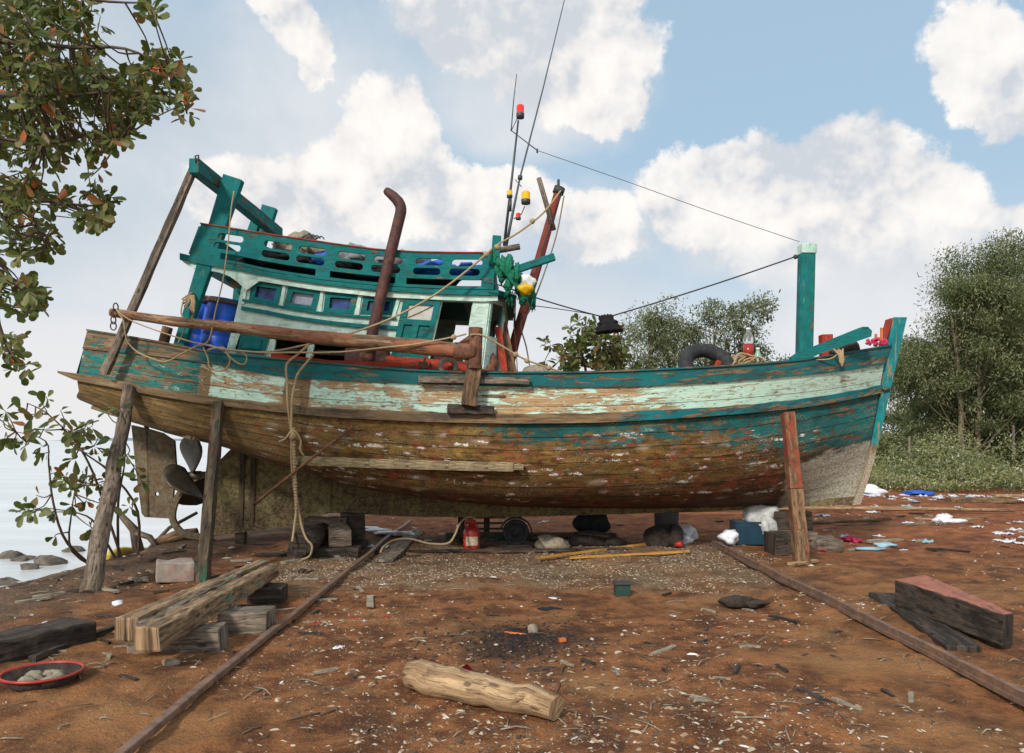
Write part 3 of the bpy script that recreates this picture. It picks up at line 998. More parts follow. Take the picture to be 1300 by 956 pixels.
def bulwark_material():
    """mint paint flaking off tan planks, teal aft of the break"""
    m, g, out = new_mat('flaking mint bulwark')
    tc = g.n('ShaderNodeTexCoord').outputs['UV']
    u, v, _ = g.sep(tc)[:3]
    st = g.noise(g.vmul(tc, (1.6, 26.0, 1)), 1.0, 7.0, 0.65, 0.5)
    st2 = g.noise(g.vmul(tc, (3.4, 16.0, 1)), 1.0, 8.0, 0.72, 0.6)
    bl = g.noise(g.vmul(tc, (1.1, 2.2, 1)), 1.0, 5.0, 0.6)
    c = g.mix(g.step(st, .3, .7), (0.30, 0.175, 0.08), (0.62, 0.43, 0.23))
    c = g.mix(g.mul(g.step(bl, .56, .68), .4), c, (0.14, 0.08, 0.04))
    mi = g.noise(g.vadd(g.vmul(tc, (5.0, 7.0, 1)), (2, 6, 0)), 1.0, 7.0, 0.75, .4)
    pn = g.add(g.add(g.mul(st2, .42), g.mul(mi, .33)), g.mul(g.sub(bl, .5), -.42))
    thin = g.mul(g.step(u, -.4, .1), g.step(u, 2.0, 1.5))
    mk = g.step(g.sub(g.add(pn, g.mul(g.step(u, 1.2, 3.6), 0.06)), g.mul(thin, .035)), 0.355, 0.372)
    fade = g.step(g.noise(g.vmul(tc, (6, 30, 1)), 1.0, 5.0, .7), .3, .6)
    mint = g.mix(fade, (0.44, 0.62, 0.48), (0.60, 0.84, 0.70))
    c = g.mix(mk, c, mint)
    aft = g.step(u, -4.13, -4.16)
    teal = g.mix(g.step(g.add(st2, g.mul(g.sub(bl, .5), .4)), .49, .51), g.mix(g.step(st, .3, .7), (0.10, 0.065, 0.035), (0.27, 0.17, 0.09)), (0.010, 0.17, 0.15))
    c = g.mix(aft, c, teal)
    gap = g.mul(g.step(u, -3.98, -4.0), g.step(u, -4.16, -4.14))
    gap2 = g.mul(g.step(u, -2.63, -2.65), g.step(u, -3.0, -2.98))
    c = g.mix(g.m('MAXIMUM', gap, gap2), c, (0.25, 0.165, 0.08))
    nail = g.step(g.voro(g.comb(g.mul(u, 2.3), g.mul(v, 5.0)), 1.0, 0.35, dim='2D'), 0.05, 0.035)
    c = g.mix(nail, c, (0.03, 0.02, 0.015))
    # middle seam and butts
    sm = g.step(g.m('ABSOLUTE', g.sub(v, 0.52)), 0.018, 0.0)
    c = g.mix(g.mul(sm, 0.5), c, (0.06, 0.04, 0.02))
    dk = g.noise(g.vadd(g.vmul(tc, (1.8, 3.0, 1)), (8, 3, 0)), 1.0, 9.0, .8, .7)
    c = g.mix(g.mul(g.step(dk, .54, .62), .55), c, (0.20, 0.115, 0.05))
    c = g.mix(g.mul(g.step(dk, .435, .40), .5), c, (0.72, 0.74, 0.62))
    grime = g.noise(g.vmul(tc, (7.0, 3.0, 1)), 1.0, 4.0, 0.7)
    c = g.mix(g.mul(g.step(grime, .58, .74), .5), c, (0.16, 0.13, 0.07))
    h = g.sub(g.add(g.mul(st, .6), g.mul(mk, .4)), g.add(sm, nail))
    principled(g, out, c, 0.8, h, 0.008, spec=0.3)
    return m


def strake_material(name, fore, aft, ux, thick_fore, thick_aft):
    """long plank: one paint forward of ux, another aft"""
    m, g, out = new_mat(name)
    tc = g.n('ShaderNodeTexCoord').outputs['UV']
    u = g.sep(tc)[0]
    st = g.noise(g.vmul(tc, (1.6, 30.0, 1)), 1.0, 7.0, 0.65, 0.5)
    st2 = g.noise(g.vmul(tc, (2.3, 12.0, 1)), 1.0, 8.0, 0.7, 0.6)
    bl = g.noise(g.vmul(tc, (.9, 2.0, 1)), 1.0, 4.0, 0.6)
    c = g.mix(g.step(st, .3, .7), (0.10, 0.062, 0.032), (0.30, 0.20, 0.105))
    c = g.mix(g.step(bl, .5, .7), c, (0.065, 0.05, 0.04))
    f = g.step(g.add(u, g.mul(g.sub(bl, .5), 1.5)), ux - .2, ux + .2)
    mf = g.mul(f, g.step(st2, thick_fore + .01, thick_fore - .01))
    ma = g.mul(g.sub(1.0, f), g.step(st2, thick_aft + .01, thick_aft - .01))
    c = g.mix(mf, c, g.mix(g.step(bl, .4, .6), tuple(q * .8 for q in fore), fore))
    c = g.mix(ma, c, aft)
    dk = g.noise(g.vadd(g.vmul(tc, (2.2, 9.0, 1)), (8, 3, 0)), 1.0, 8.0, .78, .6)
    c = g.mix(g.mul(g.step(dk, .50, .60), .6), c, (0.035, 0.028, 0.022))
    h = g.add(g.mul(st, .6), g.mul(g.m('MAXIMUM', mf, ma), .4))
    principled(g, out, c, 0.78, h, 0.008, spec=0.3)
    return m


M['hull'] = hull_material()
M['bulwark'] = bulwark_material()
M['rail_strake'] = strake_material('rubbing strake', (0.007, 0.165, 0.185), (0.27, 0.165, 0.07), 1.5, 0.545, 0.37)
M['sheer_strake'] = strake_material('sheer plank', (0.006, 0.145, 0.15), (0.01, 0.13, 0.115), -4.2, 0.555, 0.44)


def stem_material():
    m, g, out = new_mat('stem paint over bare foot')
    p = g.n('ShaderNodeNewGeometry').outputs['Position']
    x, y, z = g.sep(p)[:3]
    st = g.noise(g.vmul(p, (22, 8, 2.2)), 1.0, 6.0, .65, .4)
    n2 = g.noise(p, 6.0, 7.0, .7)
    gr = g.noise(p, 55.0, 4.0, .7)
    wd = g.mix(g.step(st, .38, .62), (0.09, 0.06, 0.035), (0.30, 0.21, 0.12))
    teal = g.mix(g.step(n2, .4, .6), (0.008, 0.16, 0.17), (0.009, 0.23, 0.24))
    k = g.mul(g.step(g.add(z, g.mul(g.sub(n2, .5), .5)), 1.42, 1.62), g.step(st, .60, .56))
    foot = g.mix(g.step(gr, .4, .6), (0.19, 0.15, 0.10), (0.48, 0.40, 0.30))
    c = g.mix(g.step(g.add(z, g.mul(g.sub(n2, .5), .3)), 1.45, 1.30), wd, foot)
    c = g.mix(k, c, teal)
    principled(g, out, c, .8, g.add(st, gr), .006, spec=.3)
    return m


M['stem_teal'] = stem_material()


def crust_material():
    m, g, out = new_mat('crusted keel timber')
    p = g.n('ShaderNodeNewGeometry').outputs['Position']
    st = g.noise(g.vmul(p, (1.2, 1, 16)), 1.0, 7.0, 0.65, .4)
    gr = g.noise(p, 45.0, 5.0, .75)
    bl = g.noise(p, 2.4, 6.0, .65)
    c = g.mix(g.step(st, .3, .7), (0.075, 0.05, 0.027), (0.22, 0.15, 0.075))
    c = g.mix(g.mul(g.step(bl, .42, .56), .75), c, (0.25, 0.215, 0.085))
    g2 = g.noise(p, 13.0, 6.0, .75)
    c = g.mix(g.mul(g.step(g2, .48, .58), .65), c, (0.06, 0.042, 0.025))
    c = g.mix(g.mul(g.step(g2, .44, .36), .5), c, (0.33, 0.28, 0.17))
    c = g.mix(g.mul(g.step(gr, .50, .62), .65), c, (0.32, 0.26, 0.17))
    c = g.mix(g.mul(g.step(gr, .44, .36), .7), c, (0.025, 0.018, 0.012))
    principled(g, out, c, .95, g.add(gr, g.mul(bl, 2)), .025, spec=.2)
    return m


M['crust_wood'] = crust_material()


def build_hull():
    # lower planking, both sides
    mb = MB()
    vs = np.linspace(0, 1, NV)
    for side in (1, -1):
        rows, uvs = [], []
        for i in range(NS):
            rows.append([p if side == 1 else mirror(p) for p in HULL[i]])
            uvs.append([(HULL[i][j].x + (20 if side < 0 else 0) * 0, float(vs[j])) for j in range(NV)])
        mb.grid(rows, uvs, flip=(side < 0))
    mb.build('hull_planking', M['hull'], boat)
    # topsides between sheer plank and rubbing strake (thick boards)
    mb = MB()
    for side in (1, -1):
        for off, fl in ((0.0, side < 0), (-0.06, side > 0)):
            rows, uvs = [], []
            for i in range(NS):
                a, b = pt(C1, B0, i, side, off), pt(C3, B2, i, side, off)
                rows.append([a.lerp(b, q) for q in (0, .25, .5, .75, 1)])
                uvs.append([(a.x, q) for q in (0, .25, .5, .75, 1)])
            mb.grid(rows, uvs, flip=fl)
    mb.build('bulwark', M['bulwark'], boat)
    # sheer plank, 3 cm proud
    mb = MB()
    for side in (1, -1):
        rows, uvs = [], []
        for i in range(NS):
            o = .03
            a, b = pt(C0, B0, i, side, o), pt(C1, B0, i, side, o)
            a2, b2 = pt(C0, B0, i, side, -.05), pt(C1, B0, i, side, -.05)
            a.z += .004; a2.z += .004
            rows.append([b2, b, a, a2, b2])
            uvs.append([(a.x, 0), (a.x, .05), (a.x, .3), (a.x, .38), (a.x, .6)])
        mb.grid(rows, uvs, smooth=False, flip=(side > 0))
    mb.build('sheer_plank', M['sheer_strake'], boat)
    # capping board
    mb = MB()
    for side in (1, -1):
        rows, uvs = [], []
        for i in range(NS):
            a, b = pt(C0, B0, i, side, .055), pt(C0, B0, i, side, -.12)
            h = .03
            rows.append([a + Vector((0, 0, .006)), a + Vector((0, 0, h)), b + Vector((0, 0, h)), b + Vector((0, 0, .006)), a + Vector((0, 0, .006))])
            uvs.append([(a.x, 1), (a.x, 1.05), (a.x, 1.3), (a.x, 1.35), (a.x, 1.6)])
        mb.grid(rows, uvs, smooth=False, flip=(side < 0))
    mb.build('gunwale', M['sheer_strake'], boat)
    # rubbing strake, running past the stern on the near side
    mb = MB()
    for side in (1, -1):
        rows, uvs = [], []
        idx = list(range(NS))
        pre = []
        a0, b0 = pt(C2, B2, 0, side, .075), pt(C3, B2, 0, side, .075)
        for k in (2, 1):
            ex = Vector((-.12 * k, side * .012 * k, .015 * k))
            pre.append((a0 + ex, b0 + ex + Vector((0, 0, .035 * k)), -.12 * k))
        for (a, b, dx) in pre:
            a2, b2 = a + Vector((0, side * .1, 0)), b + Vector((0, side * .1, 0))
            rows.append([b2, b, a, a2, b2]); uvs.append([(a.x, q) for q in (0, .1, .22, .32, .42)])
        for i in idx:
            a, b = pt(C2, B2, i, side, .075), pt(C3, B2, i, side, .07)
            a2, b2 = pt(C2, B2, i, side, -.03), pt(C3, B2, i, side, -.03)
            wob = .006 * math.sin(i * 1.7) + .004 * math.sin(i * 4.1)
            a.z += wob
            rows.append([b2, b, a, a2, b2]); uvs.append([(a.x, q) for q in (0, .1, .22, .32, .42)])
        mb.grid(rows, uvs, smooth=False, flip=(side > 0))
        for r in (rows[0], rows[-1]):
            k = len(mb.v); mb.v.extend(r[:4]); mb.face((k, k + 1, k + 2, k + 3), [(0, 0), (.1, 0), (.1, .1), (0, .1)])
    mb.build('rubbing_strake', M['rail_strake'], boat)
    # transom
    mb = MB()
    near = [pt(C0, B0, 0, 1), pt(C1, B0, 0, 1), pt(C2, B2, 0, 1)] + HULL[0]
    rows = [[p, Vector((p.x - .05 * (1 if k < 40 else 0), YC, p.z)), mirror(p)] for k, p in enumerate(near)]
    mb.grid(rows, [[(p.y, p.z) for p in r] for r in rows], flip=False)
    mb.build('transom', M['teal_worn'], boat)
    # deck
    mb = MB()
    rows, uvs = [], []
    for i in range(NS):
        a, b = pt(C0, B0, i, 1, -.055), pt(C0, B0, i, -1, -.055)
        if a.y > b.y: a.y = b.y = YC
        a.z -= .30; b.z -= .30
        rows.append([a, Vector((a.x, YC, a.z + .04)), b])
        uvs.append([(a.x, 0), (a.x, 1.5), (a.x, 3)])
    mb.grid(rows, uvs)
    mb.build('deck', M['grey_wood'], boat)
    # keel
    mb = MB()
    top = [(x, z) for x, z in L6 if x > -3.9]
    kb = [(x, CH - (py - HY) / F * YC) for px, py in [(1086, 638), (960, 646), (860, 650), (640, 656), (520, 655), (440, 651), (420, 651)] for x in [(px - CX) / F * YC]]
    xs0 = kb[-1][0]
    poly = [(x, z + .05) for x, z in top if x > xs0] + kb
    poly = [(xs0, float(np.interp(xs0, [q[0] for q in L6], [q[1] for q in L6])) + .05)] + poly
    mb.poly(poly, YC - .085, YC + .085)
    mb.build('keel', M['crust_wood'], boat, bevel=.012)
    # deadwood under the counter
    pix = [(303, 563), (281, 585), (277, 620), (270, 650), (266, 679), (300, 676), (338, 672), (378, 666), (400, 657), (422, 650)]
    poly = [(P(px, py, YC).x, P(px, py, YC).z) for px, py in pix]
    xe = poly[-1][0] - .002
    poly[-1] = (xe, poly[-1][1])
    zt = lambda x: float(np.interp(x, [q[0] for q in L6], [q[1] for q in L6])) + .04
    poly = poly + [(xe, zt(xe)), (-3.2, zt(-3.2)), (-3.7, zt(-3.7))]
    MB().poly(poly, YC - .10, YC + .10).build('deadwood', M['crust_wood'], boat, bevel=.015)
    # stern post straps on the deadwood
    mb = MB()
    for px in (308, 322):
        a, b = P(px, 575, YC - .115), P(px - 3, 668, YC - .115)
        mb.beam(a, b, .07, .03, up=(0, 1, 0), seg=6, jit=.004)
    mb.build('stern_post', M['green_prop'], boat)
    # stem
    pix_out = [(1146, 405), (1128, 486), (1105, 586), (1088, 639)]
    pix_in = [(1078, 640), (1097, 586), (1114, 495), (1118, 462), (1130, 405)]
    poly = [(P(px, py, YC).x, P(px, py, YC).z) for px, py in pix_out + pix_in]
    MB().poly(poly, YC - .11, YC + .11).build('stem_post', M['stem_teal'], boat, bevel=.01)
    mb = MB()
    a, b = P(1128.5, 405, YC), P(1119, 440, YC)
    mb.beam(a, b, .21, .012, up=(1, 0, .2))
    mb.build('stem_post_lining', M['red_wood'], boat)
    # pale scraped cover at the forefoot
    poly = [(P(px, py, YC).x, P(px, py, YC).z) for px, py in [(1102, 598), (1088.5, 640), (1000, 645), (1016, 610), (1060, 600)]]
    # chine strake from the stern and long fender plank amidships
    mb = MB()
    prev = None
    for k, (px, py) in enumerate(smooth_path([(113, 519, 0), (145, 529, 0), (211, 550, 0), (282, 568, 0), (340, 580, 0), (383, 588, 0)], 3) if False else
                                 [(118, 521), (145, 530), (175, 540), (211, 551), (245, 560), (282, 568), (320, 577), (352, 584), (384, 589)]):
        q = hull_at(px, py - 4, .03)
        if prev is not None: mb.beam(prev, q, .07, .045, up=(0, 0, 1))
        prev = q
    mb.build('chine_strake', M['rail_strake'], boat)
    mb = MB()
    prev = None
    for (px, py) in [(368, 583), (384, 584.5), (420, 586), (470, 588), (520, 589.5), (570, 591), (620, 592), (652, 592.5), (664, 593)]:
        q = hull_at(px, py, .05)
        if prev is not None: mb.beam(prev, q, .13, .12 if px < 660 else .08, up=(0, 0, 1))
        prev = q
    mb.build('fender_plank', wood('fender plank wood', (0.16, 0.12, 0.065), (0.42, 0.33, 0.19), (0.30, 0.075, 0.03), 0.12), boat)
    # rudder, propeller, skeg bar
    poly = [(P(px, py, YC).x, P(px, py, YC).z) for px, py in [(168, 540), (174, 600), (181, 652), (185, 656), (215, 658), (219, 650), (221, 625), (224, 590), (222, 560), (207, 550), (190, 545)]]
    c = P(200, 627, YC)
    hole = [(c.x + .03 * math.cos(a), c.z + .03 * math.sin(a)) for a in np.linspace(0, 2 * math.pi, 10, endpoint=False)]
    rud = MB().poly(poly, YC - .025, YC + .025, [hole]).build('rudder', M['crust'], boat, bevel=.004)
    MB().tube([P(186, 540, YC), P(189, 656, YC)], .035, 10).build('rudder_stock', M['crust'], rud)
    hub = P(250, 604, YC)
    ax = Vector((1, 0, 0.0))
    MB().lathe(hub - Vector((.12, 0, 0)), [(.03, -.05), (.06, 0), (.075, .08), (.075, .18), (.05, .2), (.035, .21), (.035, .62)], 16, (1, 0, 0)).build('propeller_hub', M['bronze'], boat)
    for k, a0 in enumerate((math.radians(97), math.radians(196), math.radians(312))):
        mb = MB()
        rows, uvs = [], []
        R = .60
        for i in range(9):
            r = .06 + (R - .06) * i / 8
            wd = .35 * math.sin(math.pi * min(1, (i + 1.1) / 9.6)) ** .7
            pitch = math.radians(62 - 34 * i / 8)
            row = []
            for j in range(7):
                s_ = (j / 6 - .5) * 2 * wd
                off = s_ * math.sin(pitch)
                axl = s_ * math.cos(pitch)
                rad = Vector((0, math.cos(a0), math.sin(a0)))
                tan = Vector((0, -math.sin(a0), math.cos(a0)))
                row.append(hub + rad * r + tan * off + Vector((axl - .06, 0, 0)))
            rows.append(row)
            uvs.append([(r, j * .1) for j in range(7)])
        mb.grid(rows, uvs)
        o = mb.build('propeller_blade', M['bronze'], boat)
        sd = o.modifiers.new('t', 'SOLIDIFY'); sd.thickness = .022
    path = smooth_path([P(px, py, YC - .02) for px, py in [(262, 602), (248, 607), (234, 619), (223, 637), (219, 655), (223, 667), (233, 677), (252, 681), (270, 679)]], 3)
    mb = MB()
    for a, b in zip(path[:-1], path[1:]):
        mb.beam(a, b + (b - a) * .12, .09, .06, up=(0, 1, 0) if False else (0.01, 1, 0))
    mb.build('skeg_bar', M['crust'], boat)


build_hull()

# ------------------------------------------------------------ deck works, wheelhouse
YN, YF = 10.90, 13.10          # near and far wall of the wheelhouse


def xz(px, py, d):
    q = P(px, py, d)
    return (q.x, q.z)


def quad(mb, pts, d, t, mi=0, hole=None):
    mb.poly([xz(a, b, d) for a, b in pts], d - t / 2, d + t / 2, [[xz(a, b, d) for a, b in hole]] if hole else (), mi)


W_UP = [(228, 330), (262, 337), (300, 343), (335, 350), (370, 356), (405, 361), (440, 365), (480, 369), (516, 371), (560, 374), (600, 375), (633, 375)]
EAVE_T = [(228, 321), (262, 329), (300, 336), (335, 344), (370, 350), (405, 355), (440, 359), (480, 363), (516, 365), (560, 367), (600, 368), (633, 368)]
RAIL_T = [(255, 285), (300, 292), (350, 300), (400, 307), (440, 313), (480, 318), (525, 321), (580, 322), (628, 322)]
fe = ip(EAVE_T)
fr = ip(RAIL_T)
fu = ip(W_UP)


def build_house():
    house_pos = Vector((-2.0, YC, 2.2))
    # side walls with real openings
    wins = [[(321, 357), (359, 363), (353, 389), (317, 381)], [(367, 364.5), (407, 370.5), (401, 395), (361, 389)],
            [(414, 372), (454, 375), (449, 399), (411, 396)], [(462, 377), (503, 380), (500, 400), (458, 399)]]
    door = [(513, 380), (560, 382), (541, 456), (496, 456)]
    dway = [(562, 383), (600, 384), (588, 459), (545, 459)]
    lowhole = [(342, 428), (440, 437), (496, 441), (494, 462), (342, 458)]
    top = [(312, 346)] + [(x, fu(x) - 2) for x in (335, 370, 405, 440, 480, 516, 560, 600, 622)]
    outline = top + [(620, 420), (610, 474), (545, 474), (400, 470), (284, 462), (300, 400)]
    h_w = [[(a + (q[0] - sum(p[0] for p in w) / 4) * -.06 * 0 + q[0] - a * 0 if False else q[0], q[1]) for q in w] for w in wins for a in (0,)]
    mb = MB()
    mb.poly([xz(a, b, YN) for a, b in outline], YN - .025, YN + .025,
            [[xz(a, b, YN) for a, b in w] for w in wins] + [[xz(a, b, YN) for a, b in dway], [xz(a, b, YN) for a, b in lowhole]])
    # far wall: same outline in world x, z; one opening shows the sky through the doorway
    farhole = [xz(a, b, YF) for a, b in [(580, 404), (600, 404), (596, 440), (574, 440)]]
    mb.poly([xz(a, b, YN) for a, b in outline], YF - .025, YF + .025, [farhole])
    # aft wall
    a, b = xz(312, 348, YN), xz(288, 455, YN)
    mb.beam((a[0], YC, a[1]), (b[0], YC, b[1]), YF - YN - .06, .05, up=(1, 0, .2))
    wall = mb.build('wheelhouse', M['mint_wood'], boat)
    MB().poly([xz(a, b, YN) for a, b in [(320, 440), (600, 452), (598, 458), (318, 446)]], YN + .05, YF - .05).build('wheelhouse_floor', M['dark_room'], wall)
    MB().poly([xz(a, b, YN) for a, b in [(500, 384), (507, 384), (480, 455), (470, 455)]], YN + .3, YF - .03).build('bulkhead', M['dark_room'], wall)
    # window frames with glass
    gl = ['glass_dark', 'glass_grey', 'glass_dark', 'glass_dark']
    for k, w in enumerate(wins):
        cx, cy = sum(p[0] for p in w) / 4, sum(p[1] for p in w) / 4
        inn = [(cx + (x - cx) * .66, cy + (y - cy) * .56) for x, y in w]
        inn2 = [(cx + (x - cx) * .74, cy + (y - cy) * .66) for x, y in w]
        mb = MB()
        quad(mb, w, YN - .012, .05, 0, inn)
        quad(mb, inn2, YN + .03, .012, 1)
        o = mb.build('window', [M['teal_wood'], M[gl[k]]], wall, bevel=.004)
        if k == 1: o['label'] = 'teal window with milky grey pane'
    # side trim strips
    mb = MB()
    for pts, h in (([(308, 381), (340, 386), (361, 390.5), (403, 397), (455, 402), (502, 404)], .03),
                   ([(307, 391), (340, 397), (370, 403), (420, 410), (460, 414), (506, 416.5)], .05)):
        for (a, b) in zip(pts[:-1], pts[1:]):
            mb.beam(P(*a, YN - .045), P(b[0] + .6, b[1], YN - .045), .04, h)
    mb.build('trim_strip', M['teal_wood'], wall)
    # posts between the windows and corners (mint)
    mb = MB()
    for (a, b) in (((363, 352), (357, 389)), ((410.5, 358), (406, 396)), ((458, 366), (454, 400)), ((508, 372), (499, 404)), ((315, 350), (308, 386))):
        MB().beam(P(*a, YN - .035), P(*b, YN - .035), .045, .02, up=(0, 1, 0)).build('wall_post', M['mint_wood'], wall)
    for (a, b) in (((347, 431), (343, 447)), ((396, 437), (391, 452)), ((303, 425), (296, 443))):
        MB().beam(P(*a, YN - .03), P(b[0], b[1] + 8, YN - .03), .08, .05, up=(0, 1, 0)).build('wall_post', M['mint_wood'], wall)
    # low hatch panel
    mb = MB()
    w = [(306, 424), (341, 428), (335, 450), (298, 446)]
    quad(mb, w, YN - .04, .03, 0)
    cx, cy = 319.5, 436
    quad(mb, [(cx + (x - cx) * .6, cy + (y - cy) * .55) for x, y in w], YN - .058, .02, 0)
    mb.build('hatch_panel', M['teal_wood'], wall, bevel=.005)
    # door with pale pane and two sunk panels
    mb = MB()
    hole = [(519, 387), (551, 388), (547, 407), (516, 405)]
    p1 = [(513, 412), (524, 412.5), (519, 434), (508, 433)]
    p2 = [(532, 413), (546, 414), (541, 437), (527, 436)]
    d0 = YN - .045
    mb.poly([xz(a, b, d0) for a, b in door], d0 - .02, d0 + .02, [[xz(a, b, d0) for a, b in h] for h in (hole, p1, p2)])
    o = mb
    for p_ in (p1, p2): quad(o, [(x, y) for x, y in p_], d0 + .012, .01, 0)
    ob = mb.build('door', M['teal_wood'], wall, bevel=.003)
    quad_ = MB(); quad(quad_, hole, d0 + .008, .01, 0)
    quad_.tube([P(518, 403, d0 - .005), P(532, 397, d0 - .006), P(550, 388, d0 - .005)], .004, 6, mi=1)
    quad_.build('door_glass', [M['glass_pale'], M['wire']], ob)
    # front: broad corner post, then angled front with windows
    mb = MB()
    mb.poly([xz(a, b, YN - .03) for a, b in [(602, 376), (622, 376), (610, 474), (590, 474)]], YN - .055, YN - .026)
    mb.build('corner_post', M['mint_wood'], wall, bevel=.006)
    zt, zb = xz(622, 374, YN)[1], xz(610, 474, YN)[1]
    xt, xb = xz(622, 374, YN)[0], xz(610, 474, YN)[0]
    plan = [(0, YN - .03), (.20, YN + .42), (.22, YF - .42), (0, YF + .03)]

    def fp(i, q, r):   # q along panel i, r 0 top .. 1 bottom
        (x0, y0), (x1, y1) = plan[i], plan[i + 1]
        return Vector((xt + (xb - xt) * r + x0 + (x1 - x0) * q, y0 + (y1 - y0) * q, zt + (zb - zt) * r))
    mb = MB()
    for i in range(3):
        cols = [0, .12, .88, 1] if i != 1 else [0, .06, .47, .53, .94, 1]
        rws = [0, .1, .52, 1]
        for a in range(len(cols) - 1):
            for b in range(3):
                if b == 1 and a % 2 == 1: continue
                ps = [fp(i, cols[a], rws[b]), fp(i, cols[a + 1], rws[b]), fp(i, cols[a + 1], rws[b + 1]), fp(i, cols[a], rws[b + 1])]
                k = len(mb.v); mb.v.extend(ps)
                mb.face((k, k + 1, k + 2, k + 3), [(p.y, p.z) for p in ps])
    o = mb.build('front_wall', M['mint_wood'], wall)
    sd = o.modifiers.new('t', 'SOLIDIFY'); sd.thickness = .035
    for i in (0, 2):
        mb = MB()
        for q0, q1 in ((.12, .2), (.8, .88)):
            mb.beam(fp(i, (q0 + q1) / 2, .1), fp(i, (q0 + q1) / 2, .52), .03, .05, up=(0, 1, 0))
        mb.beam(fp(i, .1, .54), fp(i, .9, .54), .03, .05)
        mb.build('front_window_frame', M['teal_wood'], wall)
    # curved mint fascia under the roof, both sides
    for yy in (YN - .075, YF + .075):
        mb = MB()
        bot = [(233, 333), (245, 341), (262, 343), (278, 346), (292, 351), (303, 359), (313, 369)]
        up = [(x, fu(x) - 1) for x in (560, 480, 405, 335, 300, 262, 235)]
        body = bot + [(330, 357), (405, 369), (480, 377), (560, 381), (612, 383), (632, 382), (632, 374)] + up
        d0 = YN - .075
        mb.poly([xz(a, b, d0) for a, b in body], yy - .015, yy + .015)
        mb.build('fascia', M['mint_wood'], boat)
    # scalloped brackets and aft bulkhead edge
    mb = MB()
    mb.poly([xz(a, b, YN + .15) for a, b in [(286, 352), (310, 356), (308, 372), (299, 368), (292, 361)]], YN + .1, YN + .16)
    mb.build('aft_bracket', M['teal_worn'], boat)
    mb = MB()
    mb.poly([xz(a, b, YF) for a, b in [(300, 360), (318, 364), (306, 440), (292, 440)]], YF - .1, YF - .03)
    mb.build('aft_post', M['teal_worn'], boat)
    # roof: curved slab with teal edge and dark boards below
    rows, uvs = [], []
    mb = MB()
    RY0, RY1 = YN - .13, YF + .13
    xs = [228, 262, 300, 335, 370, 405, 440, 480, 516, 560, 600, 633]
    for x in xs:
        t = P(x, fe(x), RY0); b = P(x, fu(x) - .5, RY0)
        rows.append([Vector((b.x, RY0, b.z)), Vector((t.x, RY0, t.z)), Vector((t.x, RY1, t.z)), Vector((b.x, RY1, b.z)), Vector((b.x, RY0, b.z))])
        uvs.append([(t.x, 0), (t.x, .09), (t.x, 2.7), (t.x, 2.8), (t.x, 5.5)])
    t, b = rows[-1][1], rows[-1][0]
    xf = P(655, 372, YC).x
    rows.append([Vector((xf, RY0 + .42, b.z + .01)), Vector((xf, RY0 + .42, t.z)), Vector((xf, RY1 - .42, t.z)), Vector((xf, RY1 - .42, b.z + .01)), Vector((xf, RY0 + .42, b.z + .01))])
    uvs.append([(xf, q) for q in (0, .09, 2.7, 2.8, 5.5)])
    mb.grid(rows, uvs, smooth=False, flip=True)
    for r in (rows[0], rows[-1]):
        k = len(mb.v); mb.v.extend(r[:4]); mb.face((k, k + 1, k + 2, k + 3), [(0, 0), (0, .1), (2.7, .1), (2.7, 0)])
    roof = mb.build('roof', M['teal_wood'], boat, bevel=.006)
    mb = MB()
    zb = b.z - .012
    mb.beam((xf - .75, YC, zb), (xf - .04, YC, zb), 1.9, .02, up=(0, 0, 1))
    mb.build('roof_underside', M['grey_board'], roof)
    # hanging front apron under the roof edge
    MB().beam((xf - .02, YN + .25, b.z - .08), (xf - .02, YF - .25, b.z - .08), .03, .22, up=(0, 0, 1)).build('roof_apron', M['grey_board'], roof)
    # railing boards with rounded slots, near and far
    slots = []
    for sx, wd in ((279, 30), (335, 36), (379, 36), (428, 36), (474, 37), (527, 35), (573, 39)):
        for v0, sh in ((.26, 0), (.53, -2.5)):
            slots.append((sx + sh, wd, v0, .098))
    gaps = [(285, 402), (420, 503), (517, 612)]

    def rv(x, v):
        t_, e_ = fr(x), fe(x) - .5
        return (x - (3 * (v - .5) if x > 300 else 16 * (v) * (300 - x) / 45 if x < 300 else 0), t_ + (e_ - t_) * v)
    for side, yy in (('n', YN - .105), ('f', YF + .105)):
        outer = [rv(x, 0) for x in np.linspace(256, 628, 38)] + [rv(x, 1) for x in np.linspace(628, 256, 38)]
        holes = []
        for sx, wd, v0, hv in slots:
            h = []
            L = wd
            ry = hv * (fe(sx) - fr(sx))
            for a in np.linspace(-90, 90, 6): h.append((sx + L - ry + ry * math.cos(math.radians(a)), v0 + hv * math.sin(math.radians(a))))
            for a in np.linspace(90, 270, 6): h.append((sx + ry + ry * math.cos(math.radians(a)), v0 + hv * math.sin(math.radians(a))))
            holes.append([rv(x, v) for x, v in h])
        for x0, x1 in gaps:
            n = max(2, int((x1 - x0) / 12))
            holes.append([rv(x, .74) for x in np.linspace(x0, x1, n)] + [rv(x, .92) for x in np.linspace(x1, x0, n)])
        d0 = YN - .105
        mb = MB()
        mb.poly([xz(a, b, d0) for a, b in outer], yy - .02, yy + .02, [[xz(a, b, d0) for a, b in h] for h in holes])
        mb.build('roof_railing', M['teal_wood'], roof)
        mb = MB()
        xs_ = np.linspace(255, 629, 16)
        for a, b in zip(xs_[:-1], xs_[1:]):
            p, q = P(a, fr(a) - 1, d0), P(b + .5, fr(b + .5) - 1, d0)
            p.y = q.y = yy
            mb.beam(p, q, .07, .014)
        mb.build('railing_cap', M['red_wood'], roof)
    mb = MB()
    # cross boards fore and aft
    a, b = xz(253, 287, YN - .105), xz(240, 322, YN - .105)
    mb.beam((a[0], YC, a[1]), (b[0], YC, b[1]), 2.38, .03, up=(1, 0, .3))
    mb.build('end_board', M['teal_wood'], roof)
